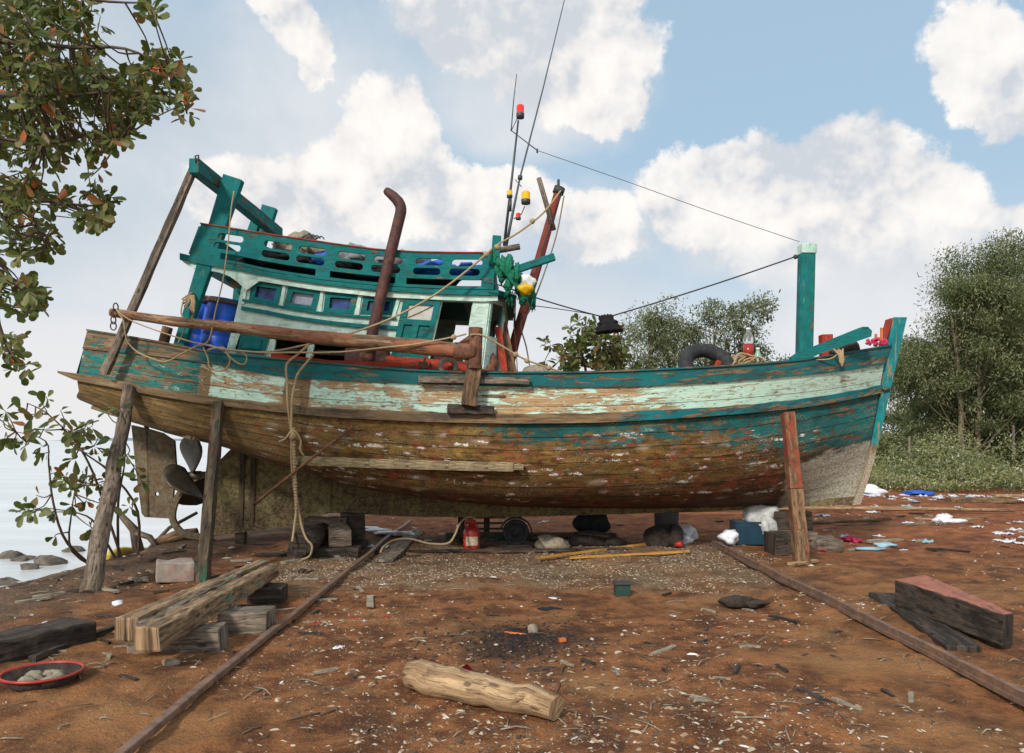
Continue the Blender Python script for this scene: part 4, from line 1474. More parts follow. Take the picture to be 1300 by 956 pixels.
    mb = MB()
    a, b = xz(627, 324, YN - .105), xz(627, 366, YN - .105)
    mb.beam((a[0], YC, a[1]), (b[0], YC, b[1]), 2.38, .03, up=(1, 0, 0))
    mb.build('end_board', M['teal_wood'], roof)
    # coaming along the deck edge, red
    mb = MB()
    d0 = YN - .25
    mb.poly([xz(a, b, d0) for a, b in [(345, 447), (370, 452), (420, 458), (487, 459), (492, 452), (590, 459), (616, 470), (640, 473), (640, 490), (345, 490)]], d0 - .03, d0 + .03)
    mb.build('coaming', M['orange_red'], boat, bevel=.006)


build_house()


def bpart(name, mat, f, **kw):
    mb = MB(); f(mb)
    return mb.build(name, mat, boat, **kw)


# exhaust pipe and its box
ex = smooth_path([P(462, 468, 10.72), P(478, 400, 10.72), P(494, 330, 10.72), (P(505, 285, 10.72)), P(509, 265, 10.72), P(503, 253, 10.72), P(489, 241, 10.72)], 5)
ex_r = [.075] * (len(ex) - 6) + [.07, .07, .065, .06, .055, .04]
exo = bpart('exhaust_pipe', M['rust_dark'], lambda m: m.tube(ex, ex_r, 14))
mb = MB(); mb.beam(P(441, 455, 10.95), P(495, 457, 10.95), .4, .26, seg=3, jit=.012); mb.build('exhaust_box', M['rust_dark'], exo, bevel=.02)
mb = MB(); mb.tube([P(463, 464, 10.72), P(465.5, 449, 10.72)], .095, 14); mb.build('exhaust_collar', M['rust'], exo)

# boom log, its rusty elbow and post
bl = smooth_path([P(141, 396.5, 10.55), P(220, 408, 10.5), P(300, 416, 10.4), P(370, 425, 10.3), P(450, 433, 10.22), P(530, 440, 10.17), P(582, 445.5, 10.15)], 4)
br = [.055 + .045 * min(1, i / (len(bl) - 1) * 1.25) + .004 * math.sin(i * 1.9) for i in range(len(bl))]
bpart('boom_log', M['log_wood'], lambda m: m.tube(bl, br, 16))
bpart('boom_elbow', M['rust'], lambda m: m.tube([P(577, 445, 10.15), P(597, 447, 10.15), P(604, 448, 10.15)], .108, 16))
bpart('boom_bracket', M['rust'], lambda m: m.beam(P(577, 429, 10.15), P(600, 415, 10.15), .03, .06) if False else m.poly([xz(a, b, 10.15) for a, b in [(578, 438), (598, 424), (598, 462), (592, 462)]], 10.13, 10.17))
bpart('boom_post', [M['rust'], M['brown_wood']], lambda m: (m.tube([P(604, 416, 10.16), P(602.5, 468, 10.16)], .09, 16), m.beam(P(602.5, 464, 10.2), P(595, 515, 10.2), .19, .14, up=(0, 1, 0), mi=1, seg=4, jit=.005)), bevel=.006)
bpart('boom_pad', M['dark_wood'], lambda m: m.beam(P(568, 519, 10.27), P(628, 521, 10.27), .09, .12, seg=5, jit=.01), bevel=.01)
bpart('gunwale_board', M['grey_wood'], lambda m: m.beam(P(531, 481.5, 10.27), P(672, 484, 10.25), .05, .085, seg=8, jit=.004), bevel=.006)
bpart('scupper_slot', M['char'], lambda m: m.beam(P(616, 498, 10.40), P(634, 498, 10.40), .012, .03, seg=3, jit=.004))
bpart('scupper_board', M['brown_wood'], lambda m: m.beam(P(612, 502.5, 10.36), P(642, 503, 10.36), .04, .03, seg=3, jit=.004))
bpart('cleat', M['rust'], lambda m: (m.beam(P(531, 464, 10.5), P(543, 464, 10.5), .07, .1), m.beam(P(538, 464, 10.5), P(540, 451, 10.5), .03, .03)), bevel=.01)
# stern gallows
bpart('gallows_pole', M['grey_wood'], lambda m: m.beam(P(133, 474, 10.72), P(250, 205, 10.35), .10, .085, up=(0, 1, 0), seg=14, jit=.006, w1=.085))
bpart('gallows_post', M['teal_wood'], lambda m: m.beam(P(226, 447, 10.85), P(297, 226, 10.85), .14, .12, up=(0, 1, 0), w1=.27, seg=8), bevel=.01)
bpart('gallows_post', M['teal_wood'], lambda m: (m.beam(P(288, 447, 13.05), P(343, 263, 13.05), .16, .13, up=(0, 1, 0), w1=.24, seg=8)), bevel=.01)
bpart('gallows_post', M['teal_wood'], lambda m: (m.beam(P(308, 330, 12.75), P(325, 282, 12.75), .15, .10, up=(0, 1, 0))), bevel=.01)
bpart('gallows_beam', M['teal_worn'], lambda m: m.beam(P(246, 210, 10.25), P(354, 297, 13.3), .14, .19, up=(0, 0, 1), seg=8, jit=.003), bevel=.012)
bpart('gallows_hook', M['wire'], lambda m: (m.tube([P(249, 207, 10.25), P(248, 198, 10.25), P(252, 197, 10.25), P(252, 204, 10.25)], .012, 6)))
bpart('mooring_post', M['brown_wood'], lambda m: m.tube([P(207, 438, 10.9), P(213, 415, 10.9)], .07, 10), bevel=.01)
# chain at the boom end
mb = MB()
for k, (px, py) in enumerate([(147, 390), (145, 398), (144, 406), (144, 414)]):
    c = P(px, py, 10.48)
    ring = [c + Vector((.035 * math.cos(a) * (1 if k % 2 else .5), .03 * math.cos(a) * (0.3 if k % 2 else 1), .055 * math.sin(a))) for a in np.linspace(0, 2 * math.pi, 11)]
    mb.tube(ring, .009, 6)
mb.build('chain', M['rust_dark'], boat)
# mast, yards, stanchions forward of the wheelhouse
bpart('mast', M['mast_red'], lambda m: m.tube([P(644, 474, 12), P(655, 428, 12), P(683, 335, 12), P(709, 242, 12)], [.075, .075, .07, .06], 12))
bpart('mast_head', M['wire'], lambda m: (m.tube([P(708, 246, 12), P(711, 238, 12)], .085, 12), m.tube([P(709, 240, 12), P(709, 228, 12)], .02, 8)))
bpart('mast_gaff', M['grey_wood'], lambda m: m.tube([P(684, 226, 11.9), P(703, 292, 11.9)], .038, 8))
bpart('yard', M['teal_wood'], lambda m: m.beam(P(648, 345, 11.3), P(704, 326, 11.3), .10, .095, up=(0, 1, 0)), bevel=.008)
bpart('yard_stub', M['grey_wood'], lambda m: m.tube([P(632, 318, 11.5), P(660, 313, 11.5)], .045, 8))
bpart('roof_stanchion', M['teal_wood'], lambda m: m.beam(P(629, 327, 11.2), P(631, 300, 11.2), .12, .12, up=(0, 1, 0)), bevel=.008)
# bitts beside the mast
bpart('bitt_post', M['orange_red'], lambda m: m.beam(P(641, 478, 11.2), P(632, 415, 11.2), .10, .10, up=(0, 1, 0), seg=6, jit=.003), bevel=.008)
bpart('bitt_post', M['brown_wood'], lambda m: m.beam(P(652, 478, 11.35), P(638, 410, 11.35), .12, .10, up=(0, 1, 0), seg=6, jit=.003), bevel=.008)
bpart('engine_gear', M['rust'], lambda m: (m.lump(P(624, 462, 11.1), .08, .1, .16, 3), m.lump(P(619, 472, 11.0), .1, .1, .1, 4)))
# bow
bpart('bow_post', M['teal_wood'], lambda m: m.beam(P(1020.5, 462, 12), P(1024, 322, 12), .22, .2, up=(0, 1, 0), seg=6), bevel=.03)
bpart('bow_post_cap', M['mint_wood'], lambda m: m.beam(P(1024.3, 323, 12), P(1024.5, 311, 12), .225, .225, up=(0, 1, 0)), bevel=.008)
mb = MB()
pl = [(1002, 461), (1003, 454), (1010, 449), (1092, 416), (1099, 416), (1104, 421), (1103, 428), (1040, 449), (1015, 461)]
mb.poly([xz(a, b, 11.15) for a, b in pl], 11.08, 11.20); mb.build('bow_chock', M['teal_wood'], boat, bevel=.01)
bpart('bow_roller', M['dark_wood'], lambda m: m.tube([P(1056, 452, 11.5), P(1076, 444, 11.5), P(1088, 440, 11.5)], [.08, .1, .085], 12))
bpart('bow_bitt', M['red_wood'], lambda m: m.beam(P(1049, 452, 12), P(1048, 425, 12), .17, .15, up=(0, 1, 0)), bevel=.01)
bpart('bow_bitt', M['red_wood'], lambda m: m.beam(P(906, 474, 11.0), P(913, 458, 11.0), .07, .07, up=(0, 1, 0)), bevel=.01)
bpart('samson_post', M['red_wood'], lambda m: (m.beam(P(950, 472, 11.6), P(950, 452, 11.6), .16, .14, up=(0, 1, 0))), bevel=.01)
bpart('bow_fitting', M['rust'], lambda m: (m.beam(P(1119, 495, 11.9), P(1128, 493, 11.9), .14, .03)), bevel=.005)


# aerials
def lamp(name, px, py, d, r, h, lens, parent):
    c = P(px, py, d)
    mb = MB()
    mb.lathe(c, [(r * .95, 0), (r * 1.0, h * .34), (r * .9, h * .36), (r * .92, h * .9), (r * .6, h), (.001, h)], 14, mis=[0, 0, 1, 1, 1])
    mb.build(name, [M['antenna'], M[lens]], parent)


aer = bpart('aerial_mast', M['antenna'], lambda m: (m.tube([P(640, 312, 12), P(650, 225, 12), P(658, 153, 12)], [.022, .018, .014], 8),
                                                    m.tube([P(657, 150, 12), P(649, 166, 12), P(652, 128, 12), P(656, 94, 12)], [.008, .010, .009, .006], 6),
                                                    m.tube([P(648, 165, 12), P(682, 191, 12)], .008, 6), m.tube([P(682, 189, 12), P(682, 194, 12)], .016, 6),
                                                    m.tube([P(654, 228, 12), P(662, 237, 12)], .007, 6), m.tube([P(648, 252, 12), P(647, 268, 12)], [.022, .03], 8)))
lamp('signal_lamp', 660.5, 150, 12, .062, .20, 'lamp_red', aer)
lamp('signal_lamp', 647, 251, 12, .045, .11, 'lamp_amber', aer)
whip = bpart('whip_aerial', M['antenna'], lambda m: (m.tube([P(641, 320, 11.9), P(648, 285, 11.9), P(660, 226, 11.9), P(690, 110, 11.9), P(716, 2, 11.9), P(724, -32, 11.9)], [.024, .022, .014, .010, .007, .006], 8),
                                                     m.tube([P(660, 228, 11.9), P(660.5, 223, 11.9)], .035, 8),
                                                     m.tube([P(652, 278, 11.9), P(662, 272, 11.9), P(666, 262, 11.9)], .008, 6)))
lamp('signal_lamp', 667.5, 259, 11.9, .07, .19, 'lamp_amber', whip)
lamp('signal_lamp', 658, 279, 11.9, .04, .10, 'lamp_red', whip)


# ------------------------------------------------------------ loose things on the boat
def thing(name, mat, label, cat, f, group=None, **kw):
    mb = MB(); f(mb)
    return tag(mb.build(name, mat, None, **kw), label, cat, group)


def rope(label, pts, r=.011, mat='rope', k=4, cat='rope', group=None, knots=(), name='rope'):
    mb = MB()
    pts = smooth_path([P(*p) for p in pts], k)
    mb.tube(pts, r, 6)
    for i in knots:
        mb.lump(P(*i), r * 3, r * 3, r * 3, int(i[0]), 8)
    return tag(mb.build(name, M[mat], None), label, cat, group)


# barrels
for (px, pb, d, rr, lab) in ((252, 447, 11.55, .245, 'blue plastic barrel lashed to the stern gallows post'), (276, 449, 11.35, .25, 'blue plastic barrel beside the wheelhouse aft wall, under the hanging line')):
    root = empty('barrel', P(px, pb, d), lab, 'barrel')
    b = P(px, pb, d)
    up = Vector((.12, 0, 1)).normalized()
    prof = [(.19, 0), (.225, .03), (rr, .15), (rr * 1.02, .22), (rr * .985, .235), (rr * 1.02, .25), (rr * 1.03, .45), (rr * .985, .465), (rr * 1.02, .48), (rr * .97, .62), (rr * .80, .72), (rr * .82, .735), (rr * .98, .74), (rr * .98, .775), (rr * .78, .78), (.001, .76)]
    MB().lathe(b, prof, 28, up).build('barrel_body', M['blue_plastic'], root)
    MB().lathe(b + up * .705, [(rr * 1.01, 0), (rr * 1.02, .02), (rr * 1.01, .04)], 28, up).build('barrel_band', M['rust'], root)
mb = MB()
for k in range(5):
    mb.tube(smooth_path([P(231 + k, 380 + 3 * k, 10.7), P(243, 372 + 2 * k, 10.68), P(250 + 2 * k, 374 + k, 11.1), P(262, 376 + k, 11.2), P(274, 377 + k, 11.0)], 4), .010, 6)
for k in range(4):
    mb.tube(smooth_path([P(240 + 2 * k, 375, 10.66), P(244 + k, 384, 10.65), P(240 + 2 * k, 392 + 2 * k, 10.66)], 4), .012, 6)
mb.tube(smooth_path([P(233, 380, 10.68), P(230, 398, 10.66), P(236, 412, 10.66), P(226, 436, 10.7)], 4), .010, 6)
tag(mb.build('lashing', M['rope'], None), 'tangled brown lashing round the stern post and the blue barrels', 'rope')

# tyre on the foredeck
c = P(898, 466, 11.15)
n_ = Vector((.10, -.80, .60)).normalized()
u_ = Vector((1, 0, 0)); u_ = (u_ - n_ * u_.dot(n_)).normalized(); w_ = n_.cross(u_)
root = empty('tyre', c, 'black rubber tyre leaning on the foredeck behind the gunwale', 'tyre')
mb = MB()
R_, r_ = .315, .10
rows, uvs = [], []
for i in range(49):
    a = 2 * math.pi * i / 48
    cc = c + (u_ * math.cos(a) + w_ * math.sin(a)) * R_
    ra = (u_ * math.cos(a) + w_ * math.sin(a))
    row = []
    for j in range(15):
        b = 2 * math.pi * j / 14
        q = r_ * (1 + (.05 if (abs(math.cos(b)) > .75 and i % 2) else 0))
        row.append(cc + ra * q * math.cos(b) + n_ * q * 1.05 * math.sin(b))
    rows.append(row); uvs.append([(a, j * .04) for j in range(15)])
mb.grid(rows, uvs)
mb.build('tyre_casing', M['rubber'], root)

# bottles on the foredeck
root = empty('bottle', P(950, 452, 11.6), 'clear plastic bottle half full of red liquid standing on the red post', 'bottle')
b = P(950, 452, 11.6)
MB().lathe(b, [(.06, 0), (.075, .02), (.075, .17), (.001, .17)], 16).build('liquid', flat('red liquid', (0.33, 0.03, 0.02), .2, .1), root)
MB().lathe(b, [(.077, .173), (.076, .24), (.062, .30), (.035, .35), (.03, .38)], 16).build('bottle_shoulder', M['bottle_clear'], root)
MB().lathe(b, [(.034, .38), (.034, .41), (.001, .41)], 12).build('cap', M['white_plastic'], root)
root = empty('bottle', P(962, 464, 11.6), 'pale green plastic bottle beside the bottle of red liquid', 'bottle')
b = P(962, 466, 11.6)
MB().lathe(b, [(.05, 0), (.055, .02), (.055, .17), (.03, .22), (.025, .25)], 12).build('bottle_body', M['bottle_green'], root)
MB().lathe(b, [(.03, .25), (.03, .28), (.001, .28)], 12).build('cap', M['white_plastic'], root)
mb = MB()
rr_ = random.Random(4)
for k in range(9):
    c = P(948 + rr_.uniform(-12, 12), 461 + rr_.uniform(-5, 4), 11.3)
    a0 = rr_.uniform(0, 6)
    ring = [c + Vector((.11 * math.cos(a0 + a) * rr_.uniform(.8, 1.1), .06 * math.sin(a0 + a), .075 * math.sin(a0 * 2 + a * 1.0))) for a in np.linspace(0, 5.4, 10)]
    mb.tube(smooth_path(ring, 3), .014, 6)
mb.tube(smooth_path([P(975, 466, 11.2), P(968, 455, 11.2), P(955, 452, 11.25), P(938, 449, 11.2), P(930, 463, 11.1), P(912, 467, 11.0)], 4), .014, 6)
tag(mb.build('rope_heap', M['rope'], None), 'heap of thick brown rope beside the tyre on the foredeck', 'rope')

# flowers / ribbons on the stem
rr_ = random.Random(9)
for k, (px, py, d, s_, lab) in enumerate(((1104, 436, 11.75, .045, 'pink cloth ribbon bunched at the gunwale, farthest from the stem'), (1112, 434, 11.8, .05, 'pink ribbon bunch in the middle of the bow offerings'),
                                          (1124, 437, 11.78, .06, 'large bright pink ribbon knot against the stem post'))):
    mb = MB()
    for j in range(5):
        mb.lump(P(px + rr_.uniform(-4, 4), py + rr_.uniform(-4, 4), d), s_ * rr_.uniform(.4, .6), s_ * .5, s_ * rr_.uniform(.4, .8), k * 9 + j, 8, .6)
    tag(mb.build('ribbon', M['pink_cloth'], None), lab, 'ribbon')
thing('offering_stick', M['orange_frag'], 'small orange wooden holder standing among the pink ribbons', 'stick holder',
      lambda m: (m.beam(P(1112, 440, 11.85), P(1112, 424, 11.85), .03, .03, up=(0, 1, 0)), m.beam(P(1119, 440, 11.9), P(1119, 416, 11.9), .03, .03, up=(0, 1, 0)), m.beam(P(1106, 432, 11.85), P(1122, 431, 11.85), .03, .03)))
mb = MB()
for k in range(7):
    mb.tube(smooth_path([P(1058 + 2 * k, 443 + k % 3, 11.04), P(1064 + k, 450, 11.02), P(1066 + k * .8, 455 + 2 * (k % 4), 11.02), P(1066 + 1.5 * (k % 3), 459 + 3 * (k % 3), 11.02)], 3), .012, 6)
mb.tube(smooth_path([P(1004, 459, 11.0), P(1030, 457, 11.02), P(1052, 456, 11.02), P(1062, 451, 11.02)], 3), .01, 6)
tag(mb.build('lashing', M['rope'], None), 'frayed rope lashing hanging from the bow chock', 'rope')

# hanging black bundle on the wire
mb = MB()
cc = P(769, 402, 11.6)
prof = [(.09, .02), (.11, -.02), (.10, -.06), (.155, -.09), (.135, -.12), (.18, -.15), (.165, -.18), (.21, -.21), (.19, -.225), (.001, -.22)]
rows, uvs = [], []
for (r, h) in prof:
    row, ur = [], []
    for k in range(33):
        a = 2 * math.pi * (k % 32) / 32
        rr = r * (1 + .06 * math.sin(9 * a + h * 30) + .04 * math.sin(17 * a))
        row.append(cc + Vector((rr * math.cos(a) + (-.25 * h), rr * math.sin(a), h + .10 * rr * math.cos(a) * 0.9 + .012 * math.sin(13 * a))))
        ur.append((a, h))
    rows.append(row); uvs.append(ur)
mb.grid(rows, uvs)
tag(mb.build('cloth_bundle', M['black_cloth'], None), 'black frayed cloth bundle hanging from the wire above the deck', 'cloth bundle')

# green net with jug hanging off the roof corner
mb = MB()
path = [P(632, 332, 10.85), P(641, 342, 10.8), P(652, 356, 10.85), P(664, 368, 11.0), P(672, 378, 11.05)]
rows, uvs = [], []
for i, p in enumerate(smooth_path(path, 5)):
    t = i / 20
    R = .13 + .07 * math.sin(math.pi * min(1, t * 1.1)) + .02 * t
    row = []
    for k in range(25):
        a = 2 * math.pi * (k % 24) / 24
        q = R * (1 + .22 * math.sin(5 * a + 4 * t) + .12 * math.sin(11 * a - 9 * t))
        row.append(p + Vector((q * .55 * math.cos(a), q * .8 * math.sin(a), q * .9 * math.cos(a) * -.6 + q * .45 * math.sin(a))))
    rows.append(row); uvs.append([(k * .05, t) for k in range(25)])
mb.grid(rows, uvs)
rr_ = random.Random(2)
for k in range(60):
    a = P(rr_.uniform(642, 678), rr_.uniform(368, 380), rr_.uniform(10.75, 11.1))
    mb.tube([a, a + Vector((rr_.uniform(-.03, .03), 0, -rr_.uniform(.03, .14)))], .005, 4)
for k in range(16):
    a = P(rr_.uniform(674, 679), rr_.uniform(374, 380), 11.0)
    mb.tube([a, a + Vector((rr_.uniform(-.02, .02), 0, -rr_.uniform(.08, .2)))], .006, 4)
for k in range(26):
    q = k / 25
    a = path[0].lerp(path[2], min(1, q * 1.6)) if q < .6 else path[2].lerp(path[4], (q - .6) / .4)
    mb.lump(a + Vector((rr_.uniform(-.09, .09), -.08 + rr_.uniform(-.05, .03), rr_.uniform(-.14, .09))), .045, .022, .12, k, 10, .9)
tag(mb.build('fishing_net', M['green_net'], None), 'bright green fishing net hung over the front corner of the wheelhouse roof', 'fishing net')
root = empty('jug', P(670, 380, 10.85), 'milky jug with yellow base caught in the green net', 'jug')
MB().lump(P(669, 358, 10.8), .10, .09, .10, 5, 14, .45).build('jug_top', M['clear_jug'], root)
MB().lump(P(667, 367, 10.78), .105, .09, .08, 6, 14, .5).build('jug_base', M['yellow_jug'], root)

# rolled hose / flange on the side deck
thing('pulley_ring', M['concrete'], 'round grey ring lying on edge against the red coaming', 'ring',
      lambda m: m.lathe(P(569, 466, 10.42), [(.075, -.04), (.12, -.05), (.13, -.03), (.13, .09), (.115, .1), (.08, .08), (.07, .0), (.075, -.04)], 22, (-.25, 1, 0), cap=False))
thing('canvas_roll', M['fibc'], 'grey canvas roll lying on deck just forward of the mast', 'canvas roll',
      lambda m: (m.lump(P(680, 473, 11.3), .20, .12, .11, 8, 12, .3), m.lump(P(700, 477, 11.3), .24, .12, .09, 9, 12, .3)))
# things stowed on the roof
thing('tarpaulin', M['fibc'], 'crumpled grey tarpaulin heaped on the aft part of the roof', 'tarpaulin', lambda m: [m.lump(P(px, py, 11.9), rx, .4, rz, px, 12, .5) for px, py, rx, rz in ((384, 318, .28, .26), (365, 322, .2, .14), (402, 326, .22, .14))])
thing('tarpaulin', M['grey_board'], 'folded grey canvas showing above the middle of the roof railing', 'tarpaulin', lambda m: [m.lump(P(px, py, 11.7), rx, .4, rz, px, 12, .5) for px, py, rx, rz in ((452, 330, .22, .22), (478, 336, .25, .17), (515, 338, .35, .18))])
thing('tarpaulin', M['blue_tarp'], 'blue plastic sheet seen through the roof railing slots', 'tarpaulin', lambda m: [m.lump(P(px, py, 11.2), rx, .2, rz, px, 12, .6) for px, py, rx, rz in ((550, 340, .26, .10), (600, 343, .26, .07), (578, 346, .28, .09))])
thing('tarpaulin', M['blue_tarp'], 'small blue bundle behind the third pair of railing slots', 'tarpaulin', lambda m: m.lump(P(410, 330, 11.2), .12, .2, .10, 4, 12, .6))
thing('net_heap', M['black_cloth'], 'dark net heap stowed along the wheelhouse roof', 'fishing net', lambda m: [m.lump(P(px, py, 11.7), .5, .5, .16, px, 12, .4) for px, py in ((350, 332), (400, 338), (440, 344), (490, 348), (545, 354))])
mb = MB()
for k in range(4):
    c = P(388 + 5 * k, 301 + k, 11.0)
    mb.tube([c + Vector((.09 * math.cos(a), .05 * math.sin(a), .05 * math.sin(a * 1.3))) for a in np.linspace(0, 5.5, 14)], .008, 6)
tag(mb.build('cable_coil', M['wire'], None), 'loose dark cable coil on top of the roof railing', 'cable')

# ------------------------------------------------------------ ropes and wires
rope('rope from the mast head down across the wheelhouse to the boom', [(712, 242, 11.9), (690, 270, 11.6), (660, 294, 11.2), (631, 311, 10.9), (617, 323, 10.62), (585, 350, 10.55), (546, 378, 10.5), (495, 405, 10.45), (439, 425, 10.32), (375, 441, 10.25)], .014, knots=((617, 323, 10.62), (631, 314, 10.8), (676, 281, 11.4)))
rope('slack dark line from mast head to foot, nearer the mast', [(713, 246, 11.9), (694, 300, 11.85), (668, 380, 11.8), (659, 409, 11.8)], .012, 'wire', cat='line')
rope('dark line from mast head falling outside the mast to deck', [(716, 249, 11.9), (706, 300, 11.8), (688, 355, 11.7), (672, 395, 11.7), (661, 412, 11.7), (668, 440, 11.7), (674, 474, 11.7)], .012, 'rope_grey', cat='line')
rope('thin cord hanging beside the red mast foot', [(652, 412, 11.7), (655, 440, 11.7), (657, 474, 11.7)], .007, 'rope_grey', cat='line')
rope('dark wire from the wheelhouse eave to the hanging black bundle', [(613, 358, 10.62), (634, 362, 10.65), (680, 378, 11.0), (730, 393, 11.4), (764, 402, 11.6)], .010, 'wire', cat='wire')
rope('lower thin wire from the mast to the hanging black bundle', [(660, 386, 11.8), (700, 391, 11.7), (740, 397, 11.6), (764, 402, 11.6)], .007, 'wire', cat='wire')
rope('dark stay from the black bundle up to the bow post', [(774, 402, 11.6), (860, 376, 11.75), (940, 350, 11.85), (1015, 324, 11.9)], .012, 'wire', cat='wire', knots=((1010, 326, 11.88),))
rope('thin aerial wire from the antenna down to the bow post cap', [(682, 191, 12), (800, 232, 12), (900, 268, 12), (1015, 307, 12)], .0045, 'wire', cat='wire')
rope('knotted rope from the boom post forward along the deck', [(597, 425, 10.05), (613, 426, 10.1), (640, 441, 10.2), (666, 456, 10.25), (700, 468, 10.35), (730, 477, 10.38)], .012, 'rope', knots=((655, 450, 10.22), (669, 458, 10.25), (697, 467, 10.34)))
rope('rope lying along the boom log to the boom post', [(337, 448, 10.2), (370, 447.5, 10.15), (430, 447, 10.1), (490, 441, 10.05), (528, 437, 10.03), (575, 428, 10.03), (592, 424, 10.04)], .012, 'rope', knots=((576, 428, 10.03),))
rope('thin line hanging from the stern gallows to the blue barrel', [(297, 243, 10.68), (293, 270, 10.66), (290, 305, 10.64), (283, 356, 10.6), (274, 393, 10.45), (266, 430, 10.35), (255, 439, 10.4)], .009)
rope('long slack rope drooping from the boom end over the stern', [(148, 393, 10.45), (157, 408, 10.4), (161, 431, 10.5), (172, 445, 10.55), (190, 454, 10.5), (211, 459, 10.45), (233, 448, 10.4), (258, 437, 10.4), (283, 443, 10.3), (337, 448, 10.2)], .011)
rope('taut upper rope from the boom end to the side stanchion', [(150, 396, 10.4), (173, 410, 10.4), (233, 431, 10.35), (262, 438, 10.35), (300, 446, 10.3), (345, 446, 10.25), (392, 437, 10.2)], .010)
cp = [(258, 440, 10.4), (264, 455, 10.38), (266, 466, 10.36), (275, 471, 10.34), (286, 469, 10.34), (292, 459, 10.34), (288, 449, 10.34), (276, 442, 10.36), (264, 444, 10.36), (283, 441, 10.3), (291, 452, 10.3), (302, 461, 10.3), (311, 462, 10.28), (313, 452, 10.28), (305, 446, 10.28)]
rope('coiled loop of tan rope hanging over the teal bulwark', cp, .010)
mb = MB()
A = [P(*p) for p in [(392, 438, 10.2), (378, 450, 10.2), (364, 463, 10.22), (364.5, 485, 10.24), (365, 507, 10.2), (368, 535, 10.3), (372, 560, 10.35), (373, 599, 10.5), (378, 640, 10.6), (383, 668, 10.5), (389, 684, 10.3), (396, 693, 10.28), (393, 706, 10.3), (382, 711, 10.38)]]
Bp = [P(*p) for p in [(398, 450, 10.2), (388, 462, 10.2), (378, 475, 10.22), (374, 490, 10.24), (371, 507, 10.2), (370, 535, 10.27), (370, 560, 10.32), (371, 599, 10.46), (376, 640, 10.55), (374, 665, 10.45), (371, 688, 10.3)]]
mb.tube(smooth_path(A, 4), .016, 6)
mb.tube(smooth_path(Bp, 4), .016, 6)
for i in range(26):      # twist of the two strands
    t = i / 25
    c = P(372 + 4 * t, 545 + 100 * t, 10.3 + .22 * t)
    mb.lump(c, .026, .026, .03, i, 6)
mb.tube(smooth_path([P(354, 561, 10.25), P(362, 557, 10.25), P(370, 548, 10.25), P(376, 549, 10.25), P(382, 560, 10.3), (P(381, 570, 10.3)), P(386, 579, 10.35)], 4), .014, 6)
mb.lump(P(371, 552, 10.27), .05, .04, .07, 3, 8)
tag(mb.build('rope', M['rope'], None), 'thick twisted rope hanging down the hull side to the timber stack', 'rope')

# diagonal stick against the hull
thing('stick', M['rust'], 'thin rusty rod leaning diagonally against the hull planks', 'rod', lambda m: m.tube([hull_at(446, 543, .06), P(384, 591, 10.35), P(322, 641, 10.55)], .02, 8))


# ============================================================ shoring under the boat
def on_ground(px, py):
    return G(px, py)


def prop(label, mat, top, foot, w, h, n=16, jit=.006, rnd_=False, group=None):
    t = top
    b = on_ground(*foot)
    b = b - (t - b).normalized() * .06
    mb = MB()
    if rnd_:
        pts = [b.lerp(t, i / 14) + Vector((.012 * math.sin(i * 1.3), .01 * math.sin(i * 2.1), 0)) for i in range(15)]
        mb.tube(pts, [w * (.62 - .14 * i / 14 + .03 * math.sin(i * 2.4)) for i in range(15)], 10)
    else:
        mb.beam(b, t, w, h, up=(0, 1, 0), seg=n, jit=jit)
    return tag(mb.build('hull_prop', mat, None, bevel=0 if rnd_ else .008), label, 'prop', group)


prop('rough grey log prop leaning under the stern quarter', M['bark'], P(165, 494, 10.75), (114, 755), .165, .15, rnd_=True)
prop('dark green squared prop with red smears beside the deadwood', M['green_prop'], P(278, 512, 10.55), (257, 737), .125, .12)
# the forward prop changes from painted to bare: one timber with a painted upper half
_b, _t = on_ground(1018, 716), P(1000, 524, 10.55)
_b = _b - (_t - _b).normalized() * .05
_m = _b.lerp(_t, .50)
mb = MB()
mb.beam(_b, _m, .185, .16, up=(0, 1, 0), seg=9, jit=.006, mi=1, w1=.165)
mb.beam(_m, _t, .165, .16, up=(0, 1, 0), seg=9, jit=.005, mi=0, w1=.145)
tag(mb.build('hull_prop', [M['prop_red'], wood('scuffed prop foot', (0.10, 0.06, 0.035), (0.27, 0.16, 0.08), (0.26, 0.08, 0.035), 0.28)], None, bevel=.008), 'thick prop with an orange red upper half under the bow quarter', 'prop')
thing('wedge', M['pale_wood'], 'thin wooden wedge under the foot of the red prop', 'wedge', lambda m: m.beam(on_ground(1003, 718) + Vector((0, -.02, .02)), on_ground(1033, 714) + Vector((0, -.05, .03)), .12, .035), bevel=.004)


def block(label, mat, c, sx, sy, sz, rz=0.0, name='timber_block', cat='timber block', group=None, jit=.012, bevel=.012):
    """block with its base at c"""
    c = Vector(c)
    mb = MB()
    d = Vector((math.cos(rz), math.sin(rz), 0)) * sx / 2
    m_ = c + Vector((0, 0, sz / 2))
    mb.beam(m_ - d, m_ + d, sy, sz, seg=max(2, int(sx / .12)), jit=jit)
    return tag(mb.build(name, mat, None, bevel=bevel), label, cat, group)


def W(px, py, d, dz=0):
    """ground point straight below photo pixel column px at distance d"""
    x = (px - CX) / F * d
    return Vector((x, d, gz(x, d) + dz))


def keel_z(px):
    x = (px - CX) / F * YC
    return float(np.interp(px, [266, 338, 400, 440, 640, 860, 1088], [.17, .25, .41, .50, .44, .51, .65]))


